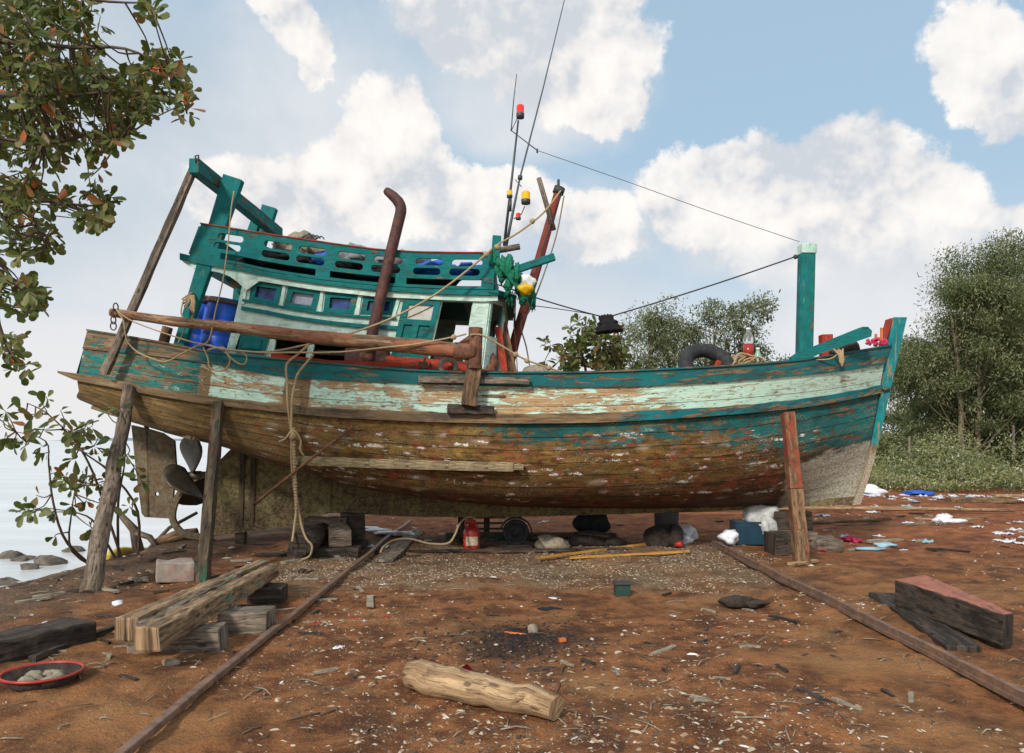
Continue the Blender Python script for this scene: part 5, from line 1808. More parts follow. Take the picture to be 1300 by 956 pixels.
# after stack, with the tied round log end
block('long dark timber at the bottom of the stack below the rope', M['dark_wood'], W(412, 0, 10.9, -.03), .95, .30, .15, .08)
block('bottom rear timber of the stack by the hanging rope', M['dark_wood'], W(430, 0, 11.6, -.03), .8, .3, .16, -.05)
block('thick brown timber lying across the middle of the rope stack', M['bark'], W(430, 0, 11.25, .12), .30, .8, .24, .3)
block('dark squared timber carrying the keel at the top of the rope stack', M['dark_wood'], W(416, 0, 11.75, .15), .62, .34, .28, .04)
block('short dark block under the keel right of the rope stack', M['dark_wood'], W(448, 0, 11.9, 0), .34, .32, .46, .3)
thing('log', M['dark_wood'], 'dark round log with rope looped round its sawn end', 'log',
      lambda m: m.tube([W(381, 0, 10.42, .22), W(396, 0, 10.9, .24), W(409, 0, 11.4, .27)], [.16, .155, .14], 16))
block('flat dark board poking out left of the rope stack', M['dark_wood'], W(350, 0, 11.0, -.01), .6, .22, .05, .1)
# stern block
block('short dark post under the aft end of the deadwood', M['dark_wood'], W(306, 0, 12.0, -.04), .14, .14, max(.1, .27), 0)
# bow stack
block('grey squared timber under the bow keel at the bottom of the stack', M['grey_wood'], W(1003, 0, 11.7, -.03), .62, .5, .28, .05)
block('red brown timber directly under the bow keel', M['dark_wood'], W(1003, 0, 11.9, .25), .55, .36, .27, -.08)
block('short grey timber block right of the red prop', M['grey_wood'], W(1046, 0, 11.6, -.02), .42, .34, .19, .15)
block('dark timber beside the red prop foot, left side', M['dark_wood'], W(988, 0, 11.2, -.02), .26, .4, .30, .1)
# amidships cradle
root = empty('cradle_trolley', W(625, 0, 12.6), 'dark timber trolley frame on the slip under the middle of the hull', 'trolley')
z0 = gz(-.4, 12.6)
for k, px in enumerate((586, 618)):
    MB().beam(W(px, 0, 12.6, .02), W(px, 0, 12.6, .62), .11 if k == 0 else .09, .11, up=(0, 1, 0)).build('upright', M['dark_wood'], root, bevel=.006)
MB().beam(W(578, 0, 12.65, .60), W(628, 0, 12.65, .60), .14, .10).build('crosspiece', M['dark_wood'], root, bevel=.006)
MB().beam(W(566, 0, 12.3, .08), W(782, 0, 12.3, .12), .12, .10, seg=10, jit=.006).build('base_beam', M['green_prop'], root, bevel=.006)
for k in range(4):
    MB().beam(W(592, 0, 13.0, .14 + k * .09), W(642, 0, 13.0, .15 + k * .09), .05, .03).build('slat', M['grey_wood'], root)
# wheel with guard
root = empty('wheel', W(653, 0, 12.0), 'small black wheel under a curved guard below the keel', 'wheel')
c = W(655, 0, 11.95, .23)
MB().lathe(c, [(.03, -.05), (.05, -.05), (.055, -.02), (.14, -.02), (.145, -.06), (.19, -.06), (.20, 0), (.19, .06), (.04, .07)], 24, (0.1, 1, 0)).build('tyre', M['rubber'], root)
mb = MB()
pts = [c + Vector((.235 * math.cos(a), 0, .225 * math.sin(a))) for a in np.linspace(math.radians(-5), math.radians(165), 12)]
for a, b in zip(pts[:-1], pts[1:]): mb.beam(a, b, .18, .02, up=(b - a).cross(Vector((0, 1, 0))))
mb.build('guard', M['dark_wood'], root)
MB().beam(W(635, 0, 11.9, .02), W(676, 0, 11.9, .02), .2, .06).build('base_plate', M['dark_wood'], root, bevel=.005)

# red jerrycan
root = empty('jerrycan', W(599, 0, 11.75), 'red plastic canister with a dirty label and rope on its neck', 'canister')
b = W(599, 0, 11.75, -.005)
mb = MB(); mb.lathe(b, [(.105, 0), (.122, .02), (.124, .14), (.118, .15), (.124, .16), (.122, .27), (.09, .32), (.055, .34)], 20); mb.build('canister_body', M['red_plastic'], root)
MB().lathe(b, [(.05, .34), (.052, .40), (.06, .41), (.055, .43), (.001, .43)], 14).build('neck', M['red_plastic'], root)
mb = MB(); mb.tube(smooth_path([b + Vector((-.09, 0, .3)), b + Vector((-.09, 0, .40)), b + Vector((-.02, 0, .44)), b + Vector((.05, 0, .40)), b + Vector((.09, 0, .30))], 3), .016, 8); mb.build('handle', M['red_plastic'], root)
mb = MB()
rows = [[b + Vector((.126 * math.sin(a), -.126 * math.cos(a), h)) for h in (.07, .20)] for a in np.linspace(-.7, .8, 8)]
mb.grid(rows, [[(k * .03, 0), (k * .03, .13)] for k in range(8)]); mb.build('label_sticker', M['label_paper'], root)
rope('pale hose running from the red canister along the ground', [(603, 657, 11.7), (592, 657, 11.6), (583, 666, 11.4), (577, 680, 11.2), (568, 690, 11.2), (545, 690, 11.5), (520, 684, 11.6), (500, 686, 11.5), (487, 694, 11.2), (483, 702, 11.1)], .016)

# heaps of dark stuff under the keel
thing('sack', M['black_cloth'], 'black stuffed sack hanging just below the keel amidships', 'sack', lambda m: (m.lump(W(752, 0, 12.2, .36), .27, .2, .17, 21, 16, .35), m.lump(W(741, 0, 12.3, .32), .16, .18, .14, 25, 14, .3)))
thing('rag_heap', M['brown_cloth'], 'brown rag heap with red strip below the black sack', 'rags', lambda m: (m.lump(W(748, 0, 11.9, .10), .30, .2, .13, 22, 16, .4), m.lump(W(775, 0, 11.9, .06), .2, .16, .09, 23, 14, .4), m.beam(W(735, 0, 11.7, .22), W(772, 0, 11.7, .16), .05, .02, mi=0)))
thing('rag_heap', M['fibc'], 'pale and teal plastic rags left of the black sack', 'rags', lambda m: (m.lump(W(704, 0, 11.7, .08), .20, .16, .13, 32, 14, .5), m.lump(W(692, 0, 11.8, .10), .12, .13, .12, 33, 12, .5)))
root = empty('pot', W(846, 0, 12.0), 'dark grey cylindrical pot standing on black rags under the keel', 'pot')
MB().lathe(W(846, 0, 12.1, .28), [(.15, 0), (.18, .02), (.185, .2), (.195, .22), (.195, .25), (.17, .25), (.16, .05), (.001, .04)], 20).build('pot_body', flat('dark grey pot', (.07, .07, .075), .5), root)
thing('rag_heap', M['brown_cloth'], 'black brown rag heap under the grey pot', 'rags', lambda m: (m.lump(W(838, 0, 11.9, .12), .22, .2, .2, 41, 16, .35), m.lump(W(856, 0, 11.85, .14), .13, .16, .19, 42, 14, .3)))
root = empty('crate', W(948, 0, 11.9), 'dark teal open crate filled with plastic behind the red prop', 'crate')
mb = MB()
c = W(948, 0, 11.9, .18)
for (dx, dy, sx, sy) in ((0, -.17, .40, .02), (0, .17, .40, .02), (-.2, 0, .02, .34), (.2, 0, .02, .34)):
    mb.box(c + Vector((dx, dy, .0)), sx, sy, .33)
mb.box(c + Vector((0, 0, -.15)), .4, .34, .02)
mb.build('crate_body', M['crate_blue'], root)
mb = MB()
for h in (.10, .16): mb.box(c + Vector((0, 0, h)), .43, .37, .02)
mb.build('crate_rim', M['crate_blue'], root)
thing('plastic_bag', M['clear_film'], 'big cloudy plastic bag bulging out of the teal crate', 'plastic bag', lambda m: (m.lump(W(963, 0, 11.9, .38), .22, .16, .20, 51, 18, .5), m.lump(W(972, 0, 11.8, .25), .12, .14, .2, 52, 14, .5)))
thing('plastic_bag', M['white_plastic'], 'knotted white plastic bag right of the grey pot', 'plastic bag', lambda m: (m.lump(W(873, 0, 12.2, .17), .13, .12, .11, 53, 16, .5), m.lump(W(868, 0, 12.1, .08), .12, .12, .09, 54, 14, .5)))
thing('plastic_bag', M['white_plastic'], 'white plastic bag on the ground left of the teal crate', 'plastic bag', lambda m: m.lump(W(926, 0, 11.7, .12), .13, .12, .12, 55, 16, .5))
thing('cup', M['red_plastic'], 'small red plastic cup on its side near the white bag', 'cup', lambda m: m.lathe(W(862, 0, 11.6, .07), [(.035, -.06), (.05, .05), (.045, .05), (.03, -.05)], 14, (1, -.4, .2)))
thing('plastic_sheet', M['white_plastic'], 'white folded plastic sheet lying right of the rope stack', 'plastic sheet', lambda m: [m.lump(W(px, 0, d, .05), rx, .14, .03, px, 14, .3) for px, d, rx in ((469, 13.6, .2), (480, 13.2, .22), (492, 12.9, .2))])
thing('plastic_sheet', M['clear_film'], 'pale greenish crumpled film beside the grey slip pole', 'plastic sheet', lambda m: [m.lump(W(px, 0, d, .04), rx, .12, .04, px, 14, .6) for px, d, rx in ((500, 12.9, .15), (511, 12.9, .17))])

# strips, poles, boards on the ground
thing('batten', M['yellow_strip'], 'upper long yellow batten lying under the hull', 'batten', lambda m: m.beam(on_ground(683, 708) + Vector((0, 0, .05)), on_ground(897, 686) + Vector((0, 0, .06)), .05, .025, seg=8, jit=.003))
thing('batten', M['yellow_strip'], 'short yellow batten lying on the grey gravel, nearest the camera', 'batten', lambda m: m.beam(on_ground(723, 709) + Vector((0, 0, .045)), on_ground(875, 707) + Vector((0, 0, .045)), .06, .025, seg=8, jit=.003))
thing('batten', M['dark_wood'], 'dark thin batten across the gravel behind the yellow ones', 'batten', lambda m: m.beam(on_ground(470, 700) + Vector((0, 0, .0)), on_ground(800, 699) + Vector((0, 0, .02)), .05, .03, seg=8, jit=.004))
thing('pole', M['pale_wood'], 'long pale pole lying on the red earth behind the bow', 'pole', lambda m: m.tube([W(860, 0, 17.0, .10), W(1000, 0, 17.1, .09), W(1150, 0, 17.2, .07), W(1288, 0, 17.3, .06)], [.035, .04, .045, .035], 8))
thing('pole', M['brown_wood'], 'brown pole lying right of the red prop', 'pole', lambda m: m.tube([W(1012, 0, 13.8, .14), W(1130, 0, 15.2, .05)], .03, 8))
thing('pole', M['grey_wood'], 'thin grey branch crossing the red earth on the right', 'pole', lambda m: m.tube(smooth_path([W(1060, 0, 14.6, .03), W(1150, 0, 14.3, .05), W(1235, 0, 14.6, .03)], 3), .012, 6))
block('short pale board lying among the litter right of the red prop', M['pale_wood'], W(1025, 0, 12.8, 0), .8, .2, .05, -.1, 'board', 'board')
block('red brown plank at the far right edge of the clearing', M['brown_wood'], W(1245, 0, 20.0, 0), 1.6, .3, .14, -.05, 'plank', 'plank')
block('pale sawn board resting on the far right plank', M['pale_wood'], W(1290, 0, 20.0, .14), 1.0, .5, .04, -.3, 'board', 'board')
thing('board', M['grey_wood'], 'short grey board lying beside the slip pole under the hull', 'board', lambda m: m.beam(on_ground(487, 713) + Vector((0, 0, .03)), on_ground(530, 679) + Vector((0, 0, .05)), .24, .04, seg=4, jit=.006), bevel=.004)

# slip rails
def rail(name, label, a, b, mat, fn):
    p, q = on_ground(*a), on_ground(*b)
    n = 26
    pts = []
    for i in range(n):
        c = p.lerp(q, i / (n - 1))
        c.z = fn(c, i / (n - 1))
        pts.append(c)
    return pts


L_ = rail('', '', (120, 996), (521, 663), None, lambda c, t: gz(c.x, c.y) * .4 + .045)
mb = MB()
for i in range(len(L_) - 1): mb.beam(L_[i], L_[i + 1] + (L_[i + 1] - L_[i]) * .02, .055, .045)
tag(mb.build('slip_rail', M['rail_steel'], None, bevel=.008), 'narrow rusty slip rail running from lower left under the stern', 'rail')
R_l = rail('', '', (1450, 975), (905, 695), None, lambda c, t: gz(c.x, c.y) * .4 + .04)
mb = MB()
for i in range(len(R_l) - 1):
    mb.beam(R_l[i], R_l[i + 1] + (R_l[i + 1] - R_l[i]) * .02, .085, .03)
    mb.beam(R_l[i] + Vector((0, 0, .04)), R_l[i + 1] + Vector((0, 0, .035)), .042, .042)
tag(mb.build('slip_rail', M['rail_steel'], None), 'rusty slip rail running from lower right under the bow', 'rail')

# ------------------------------------------------------------ big timbers in front
def timber(label, mat, p, q, w, h, seg=14, jit=.012, name='timber', bevel=.02, w1=None, h1=None, cat='timber', mi=0, lift=0.0):
    mb = MB()
    mb.beam(p, q, w, h, seg=seg, jit=jit, w1=w1, h1=h1)
    return tag(mb.build(name, mat, None, bevel=bevel), label, cat)


def at(px, py, z):
    d = (CH - z) * F / (py - HY)
    return Vector(((px - CX) / F * d, d, z))


za = .27
timber('long cracked tan beam, left one of the pair resting on blocks', M['beam_wood'], at(160, 800, za), at(336, 719, za + .02), .175, .17, 24, .009, bevel=.018, w1=.13, h1=.14)
timber('long cracked tan beam with a teal smear, right one of the pair', M['beam_wood'], at(186, 812, za - .01), at(347, 724, za), .175, .17, 24, .009, bevel=.018, w1=.12, h1=.14)
thing('paint_chip_board', M['grey_wood'], 'thin splintered board wedged between the two tan beams', 'board', lambda m: m.beam(at(178, 797, za + .05), at(322, 722, za + .05), .05, .06, seg=14, jit=.012))
block('near grey block under the front end of the tan beams', M['grey_wood'], at(222, 830, 0.01) + Vector((-.02, .12, -.03)), .66, .26, .20, .10)
block('squared grey block under the middle of the tan beams', M['grey_wood'], at(310, 806, 0.01) + Vector((-.02, .12, -.03)), .40, .30, .21, .05)
block('dark block under the far end of the tan beams', M['dark_wood'], at(336, 767, 0.0) + Vector((0, .12, -.03)), .34, .26, .19, .06)
tag(block('chipped concrete block with a reddish end at the water side', M['concrete'], at(214, 740, -.02) + Vector((0, .18, 0)), .40, .36, .22, .45, 'concrete_block', 'concrete block', jit=.014, bevel=.015))
timber('wide dark timber at the lower left edge', M['dark_wood'], at(-60, 838, .09), at(107, 800, .09), .34, .19, 10, .010, bevel=.02)
timber('thin dark bar between the dark timber and the tan beams', M['dark_wood'], at(40, 838, .03), at(142, 800, .03), .06, .07, 8, .006, bevel=.008)
# right-hand wedge timber on its plank
mb = MB()
h = .25
zb = .06
A1, A2 = at(1137, 770, zb), at(1272, 822, zb)
B1, B2_ = A1 + Vector((.42, .26, 0)), A2 + Vector((.12, .04, 0))
n = 10
base = len(mb.v)
rr_ = random.Random(3)
for i in range(n + 1):
    t = i / n
    a, b = A1.lerp(A2, t), B1.lerp(B2_, t)
    for p, dz in ((a, 0), (b, 0), (b, h), (a, h)):
        mb.v.append(p + Vector((rr_.uniform(-.012, .012), rr_.uniform(-.012, .012), dz + rr_.uniform(-.006, .006))))
for i in range(n):
    for k in range(4):
        k2 = (k + 1) % 4
        mb.face((base + i * 4 + k, base + i * 4 + k2, base + i * 4 + 4 + k2, base + i * 4 + 4 + k), [(i * .17, k * .25), (i * .17, k * .25 + .25), (i * .17 + .17, k * .25 + .25), (i * .17 + .17, k * .25)], 1 if k == 2 else 0)
mb.face((base + 3, base + 2, base + 1, base), [(0, 0), (0, .4), (.25, .4), (.25, 0)])
e = base + n * 4
mb.face((e, e + 1, e + 2, e + 3), [(0, 0), (0, .1), (.2, .1), (.2, 0)])
tag(mb.build('timber', [M['dark_wood'], M['redtop_wood']], None, bevel=.015), 'tapered dark timber with faded red top at the right', 'timber')
timber('flat dark plank under the red topped timber', M['dark_wood'], at(1119, 757, .02), at(1226, 826, .02), .26, .09, 10, .012, bevel=.012)
# foreground log
mb = MB()
p, q = at(520, 856, .09), at(706, 897, .07)
pts = [p.lerp(q, i / 12) + Vector((0, .012 * math.sin(i * 1.4), .008 * math.sin(i * 2))) for i in range(13)]
mb.tube(pts, [.085, .10, .107, .10, .103, .098, .10, .09, .094, .086, .088, .078, .07], 18)
for k, (t_, a_) in enumerate(((.3, .8), (.55, 2.2), (.78, 1.1))):
    mb.lump(p.lerp(q, t_) + Vector((0, -.075 * math.sin(a_), .075 * abs(math.cos(a_)))), .04, .035, .035, k, 10, .3)
tag(mb.build('log', M['pale_wood'], None), 'barkless pale log lying in the dirt at the bottom centre', 'log')
# basin
root = empty('basin', at(54, 866, 0), 'shallow basin with a red rim full of scraps at the lower left corner', 'basin')
c = at(54, 872, 0.0) + Vector((0, 0, .01))
MB().lathe(c, [(.16, 0), (.17, .0), (.235, .085), (.228, .085), (.165, .012), (.001, .012)], 30).build('bowl', M['brown_cloth'], root)
MB().lathe(c, [(.228, .082), (.232, .096), (.243, .096), (.245, .082), (.235, .078)], 30, cap=False).build('rim', M['red_plastic'], root)
thing('shell_heap', M['fibc'], 'pale shells and scraps heaped inside the red rimmed basin', 'scraps', lambda m: [m.lump(c + Vector((.14 * math.cos(k * 1.9) * (.4 + .1 * (k % 5)), .11 * math.sin(k * 1.9), .03 + .01 * (k % 3))), .055, .05, .03, k, 10, .4) for k in range(9)])
# small things
root = empty('square_tin', at(791, 757, 0), 'small dark green square tin standing on the gravel', 'tin')
c = at(791, 757, 0.0)  # plain square tin with a flat lid
MB().box(c + Vector((0, .07, .055)), .15, .13, .12, .1, jit=.004).build('tin_body', flat('dark green tin', (.02, .06, .045), .5, grime=(.2, .13, .07)), root, bevel=.01)
MB().box(c + Vector((0, .07, .125)), .18, .16, .02, .1).build('lid', M['wire'], root, bevel=.004)
thing('rag', M['brown_cloth'], 'dark crumpled rag on the dirt beside the right slip rail', 'rag', lambda m: (m.lump(at(936, 764, .03), .16, .10, .06, 61, 18, .35), m.lump(at(957, 766, .02), .13, .09, .04, 62, 18, .4), m.lump(at(945, 762, .05), .09, .06, .03, 63, 14, .4)))
thing('foam_roll', M['yellow_foam'], 'yellow foam net roll at the water edge behind the log prop', 'foam roll', lambda m: m.tube(smooth_path([W(134, 0, 11.6, .1), W(150, 0, 12.0, .16), W(168, 0, 12.6, .14), W(186, 0, 13.0, .1)], 3), [.05, .06, .07, .07, .07, .07, .06, .06, .05, .04], 8))
thing('driftwood', M['brown_wood'], 'short thick driftwood log on the bank behind the squared prop', 'driftwood', lambda m: m.tube([W(200, 0, 12.3, .08), W(225, 0, 12.2, .11), W(250, 0, 12.2, .1)], [.07, .09, .08], 10))
thing('driftwood', M['bark'], 'thin grey driftwood pole slanting behind the rudder', 'driftwood', lambda m: m.tube([W(186, 0, 12.8, .06), P(215, 670, 12.7), P(250, 651, 12.6)], [.035, .03, .025], 8))
thing('driftwood', M['bark'], 'dark stump with broken root at the base of the shore bush', 'driftwood', lambda m: (m.tube([W(178, 0, 12.4, -.05), P(170, 672, 12.3), P(150, 650, 12.2)], [.10, .07, .04], 8), m.tube([P(172, 676, 12.3), P(190, 682, 12.2), W(200, 0, 12.2, .0)], [.05, .05, .04], 8)))

# stones on the shore
rr_ = random.Random(12)
for k, (px, py, r, lab) in enumerate(((61, 716, .19, 'largest tan stone in the shallow water'), (38, 722, .12, 'dark stone left of the largest tan stone'), (26, 712, .10, 'small dark stone farthest left in the shallows'),
                                      (36, 710, .09, 'dark stone just behind the pair in the shallows'), (15, 708, .16, 'flat grey stone near the left edge of the water'), (95, 700, .14, 'rounded stone at the foot of the shore bush'), (8, 742, .13, 'stone at the water line by the left edge'))):
    d = (CH + .42) * F / (py - HY)
    c = Vector(((px - CX) / F * d, d, -.42))
    thing('stone', M['rock'], lab, 'stone', lambda m: m.lump(c, r * 1.3, r, r * .75, k + 70, 12, .35), 'stones in the shallows')


# ============================================================ litter
def scraps():
    rr = random.Random(77)
    kinds = [('white_plastic', 'plastic_scrap', 'small crumpled scrap of white plastic lying on the red dirt', 'plastic scrap', 'white plastic scraps strewn over the ground'),
             ('cyan_plastic', 'plastic_scrap', 'small pale blue plastic scrap lying on the dirt', 'plastic scrap', 'pale blue plastic scraps on the ground'),
             ('fibc', 'wood_offcut', 'small tan offcut of wood lying on the dirt', 'wood offcut', 'tan wood offcuts on the ground'),
             ('red_plastic', 'plastic_scrap', 'tiny red plastic scrap lying on the dirt', 'plastic scrap', 'red plastic scraps on the ground'),
             ('dark_wood', 'wood_offcut', 'small dark splinter of wood lying on the dirt', 'wood offcut', 'dark splinters on the ground')]
    protos = {}
    n = 0

    def proto(ki, shape):
        key = (ki, shape)
        if key in protos: return protos[key]
        mat, name, lab, cat, grp = kinds[ki]
        mb = MB()
        if name == 'wood_offcut':
            L = .06 + .045 * shape
            mb.beam((-L, 0, .012), (L, .02 * shape, .014), .03 + .008 * shape, .018, seg=3, jit=.006)
        else:
            N_ = 5
            rows = []
            for i in range(N_ + 1):
                rows.append([(.085 * (i / N_ - .5) * 2 * (1 - .35 * abs(j / N_ - .5) * 2 * (.5 + .4 * shape)) + rr.uniform(-.005, .005), .06 * (j / N_ - .5) * 2 * (1 - .3 * abs(i / N_ - .5) * 2) + rr.uniform(-.005, .005), .012 + abs(rr.gauss(0, .012))) for j in range(N_ + 1)])
            mb.grid(rows, [[(i * .02, j * .02) for j in range(N_ + 1)] for i in range(N_ + 1)])
        me_o = mb.build(name, M[mat], None)
        if name != 'wood_offcut':
            sd = me_o.modifiers.new('t', 'SOLIDIFY'); sd.thickness = .002
        me = me_o
        protos[key] = me
        return me
    spots = []
    for _ in range(105):      # far strip along the weeds and right side
        px, py = rr.uniform(1040, 1300), rr.choice([rr.uniform(626, 636), rr.uniform(632, 700)])
        spots.append((px, py, rr.choices([0, 1, 2, 3, 4], [9, 2, 3, 1, 2])[0], 1.5))
    for _ in range(60):
        spots.append((rr.uniform(1085, 1310), rr.gauss(629.5, 2.0), rr.choices([0, 1, 2], [9, 1, 2])[0], 1.6))
    for _ in range(46):
        spots.append((rr.uniform(460, 1000), rr.uniform(660, 705), rr.choices([0, 1, 2, 3, 4], [5, 1, 4, 1, 3])[0], 1.0))
    for _ in range(50):
        spots.append((rr.uniform(20, 470), rr.uniform(725, 866), rr.choices([0, 1, 2, 3, 4], [3, .5, 6, .5, 5])[0], .65))
    for _ in range(60):
        spots.append((rr.uniform(40, 470), rr.uniform(690, 775), rr.choices([0, 1, 2, 3, 4], [2, .4, 6, .4, 6])[0], rr.uniform(.7, 1.5)))
    for _ in range(50):
        spots.append((rr.uniform(450, 1290), rr.uniform(730, 900), rr.choices([0, 1, 2, 3, 4], [2, .5, 5, .5, 6])[0], .6))
    used = set()
    for px, py, ki, sc in spots:
        p = on_ground(px, py)
        if p.x < coast(p.y) + .3: continue
        sh = rr.randrange(4)
        pr = proto(ki, sh)
        if pr.name in used:
            o = pr.copy(); COL.objects.link(o)
        else:
            o = pr; used.add(pr.name)
        o.location = (p.x, p.y, p.z - .004)
        o.rotation_euler = (0, 0, rr.uniform(0, 6.3))
        s_ = sc * rr.uniform(.6, 1.35)
        o.scale = (s_, s_, s_)
        mat, name, lab, cat, grp = kinds[ki]
        tag(o, lab, cat, grp)


scraps()
# particular pieces the photo shows
thing('tarpaulin', M['blue_tarp'], 'flat bright blue plastic sheet at the edge of the weeds', 'tarpaulin', lambda m: m.lump(W(1165, 0, 23.2, .06), .40, .3, .08, 5, 16, .4))
thing('rag', M['white_plastic'], 'large white rag heap at the foot of the stem, by the weeds', 'rag', lambda m: (m.lump(W(1100, 0, 23.5, .12), .35, .3, .18, 15, 16, .4), m.lump(W(1112, 0, 23.3, .08), .35, .3, .10, 16, 16, .4)))
thing('rag', M['pink_cloth'], 'crumpled red and white cloth right of the short grey block', 'rag', lambda m: (m.lump(W(1078, 0, 12.9, .04), .11, .09, .06, 25, 14, .5), m.lump(W(1087, 0, 12.8, .03), .08, .07, .04, 26, 14, .5)))
thing('plastic_sheet', M['cyan_plastic'], 'torn pale blue sheet on the dirt right of the red cloth', 'plastic sheet', lambda m: (m.lump(W(1103, 0, 11.7, .015), .22, .10, .02, 35, 16, .25), m.lump(W(1124, 0, 12.2, .03), .15, .10, .04, 36, 16, .3)))
thing('plastic_bag', M['white_plastic'], 'crumpled white bag in the middle of the red earth at right', 'plastic bag', lambda m: (m.lump(W(1195, 0, 15.2, .07), .17, .14, .09, 45, 16, .5), m.lump(W(1208, 0, 14.8, .04), .2, .12, .05, 46, 16, .5)))
thing('plastic_bag', M['white_plastic'], 'small white crumpled cup between the log prop and the tan beams', 'plastic bag', lambda m: m.lump(at(149, 768, .04), .045, .045, .045, 47, 12, .5))
thing('stone', M['fibc'], 'pale flat stone on the dirt below the tan beams', 'stone', lambda m: m.lump(at(217, 842, .02), .07, .05, .03, 91, 12, .25))
thing('stone', M['fibc'], 'rounded tan stone at the edge of the burnt patch', 'stone', lambda m: m.lump(at(676, 800, .03), .045, .06, .05, 92, 12, .25))
thing('stick', M['orange_frag'], 'short orange plastic tube lying on the burnt patch', 'tube', lambda m: m.tube([at(641, 803, .03), at(667, 806, .03)], .012, 8))
thing('brick_piece', M['orange_frag'], 'small orange brick fragment right of the burnt patch', 'brick piece', lambda m: m.box(at(714, 813, .02), .05, .04, .035, .3))
thing('shoe', M['black_cloth'], 'flattened dark shoe sole on the dirt above the burnt patch', 'shoe', lambda m: m.lump(at(697, 774, .02), .13, .055, .025, 95, 16, .15))
thing('leaf', M['pink_cloth'], 'dry reddish leaf beside the pale log', 'leaf', lambda m: m.grid([[at(586, 848, .05), at(594, 852, .02)], [at(592, 843, .10), at(600, 850, .03)], [at(597, 845, .06), at(600, 852, .02)]], [[(0, 0), (0, 1)], [(.5, 0), (.5, 1)], [(1, 0), (1, 1)]]))


def island_mesh(name, centers, ax, ay, mat, thick=None):
    """many small irregular 3-D chips: each a squashed tetra/box of its own"""
    n = len(centers)
    rs = np.random.RandomState(len(centers))
    # local octahedron-like chip of 5 verts (pyramid)
    base = np.array([[-1, -.7, 0], [1, -.8, 0], [.8, .8, 0], [-.9, .6, 0], [.1, 0, 1.0], [-.4, .1, .8]], float)
    faces = np.array([[0, 1, 4, 5], [1, 2, 4, 4], [2, 3, 5, 4], [3, 0, 5, 5], [0, 3, 2, 1]])
    V = base[None] + rs.uniform(-.3, .3, (n, 6, 3)) * np.array([1, 1, .4])
    V[:, :, 0] *= ax[:, None]; V[:, :, 1] *= ay[:, None]
    V[:, :, 2] *= (np.minimum(ax, ay) * .8)[:, None]
    th = rs.uniform(0, 6.28, n)
    c, s = np.cos(th)[:, None], np.sin(th)[:, None]
    X = V[:, :, 0] * c - V[:, :, 1] * s
    Y = V[:, :, 0] * s + V[:, :, 1] * c
    V = np.stack([X, Y, V[:, :, 2]], -1) + centers[:, None, :]
    verts = V.reshape(-1, 3)
    fl = []
    for k in range(n):
        b = k * 6
        fl += [(b, b + 1, b + 4, b + 5), (b + 1, b + 2, b + 4), (b + 2, b + 3, b + 5, b + 4), (b + 3, b, b + 5)]
    me = bpy.data.meshes.new(name)
    me.from_pydata(verts.tolist(), [], fl)
    me.materials.append(mat)
    o = bpy.data.objects.new(name, me)
    COL.objects.link(o)
    return o


def build_debris():
    rs = np.random.RandomState(8)
    # chips all over, denser near the camera in picture terms
    n = 34000
    px = rs.uniform(-40, 1340, n); py = 600 + 370 * rs.rand(n) ** .85
    d = CH * F / (py - HY)
    x = (px - CX) / F * d
    dens = vnoise(x * .9 + 50, d * .9) + .35 * vnoise(x * 3, d * 3)
    keep = (d < 26) & (x > coast(d) - .1) & (rs.rand(n) < .30 + 2.4 * dens)
    x, d = x[keep], d[keep]
    sz = np.clip(rs.lognormal(-4.75, .55, len(x)), .003, .035) * np.clip(d / 8, .8, 1.8)
    c = np.stack([x, d, ground_z(x, d) - .002], -1)
    asp = rs.uniform(.9, 3.8, len(x))
    o = island_mesh('wood_chips', c, sz * asp ** .5, sz / asp ** .5, M['chips'])
    tag(o, 'chips of wood and shell strewn over the red dirt', 'debris', kind='stuff')
    n = 36000
    x = rs.uniform(-3.4, 3.7, n); d = rs.uniform(8.2, 12.9, n)
    e = vnoise(x * 1.5, d * 1.5) * 1.2
    keep = (d + e > 8.7) & (d + e < 12.4) & (x > -3.0 + e) & (x < 3.2 + e) & (rs.rand(n) < .60 + 1.3 * vnoise(x * 2.1, d * 2.1))
    x, d = x[keep], d[keep]
    sz = rs.uniform(.005, .015, len(x))
    c = np.stack([x, d, ground_z(x, d) - .002], -1)
    o = island_mesh('gravel', c, sz, sz * .8, M['gravel'])
    tag(o, 'grey gravel and crushed shell spread under the hull', 'gravel', kind='stuff')
    # twigs
    mb = MB()
    rr = random.Random(6)
    for _ in range(260):
        p = on_ground(rr.uniform(-20, 1320), 615 + 320 * rr.random() ** .9)
        if p.x < coast(p.y) or p.y > 22: continue
        a = rr.uniform(0, 6.3); L = rr.uniform(.05, .22)
        q = p + Vector((math.cos(a) * L, math.sin(a) * L, 0)); q.z = gz(q.x, q.y) + rr.uniform(.002, .02)
        mid = (p + q) / 2 + Vector((rr.uniform(-.02, .02), rr.uniform(-.02, .02), .012))
        mb.tube([p + Vector((0, 0, .004)), mid, q], rr.uniform(.0025, .006), 4, mi=rr.randrange(3))
    o = mb.build('twigs', [M['twig'], M['grey_wood'], M['fibc']], None)
    tag(o, 'thin dry twigs scattered over the ground', 'twigs', kind='stuff')
    # charred bits
    n = 900
    a = rs.uniform(0, 6.28, n); r = np.abs(rs.normal(0, .42, n))
    x = .06 + r * np.cos(a) * 1.1; d = 6.35 + r * np.sin(a)
    sz = rs.uniform(.004, .014, n)
    o = island_mesh('charcoal_bits', np.stack([x, d, ground_z(x, d) - .001], -1), sz * 1.4, sz, M['char'])
    tag(o, 'black charcoal bits of the old fire', 'charcoal', kind='stuff')


build_debris()


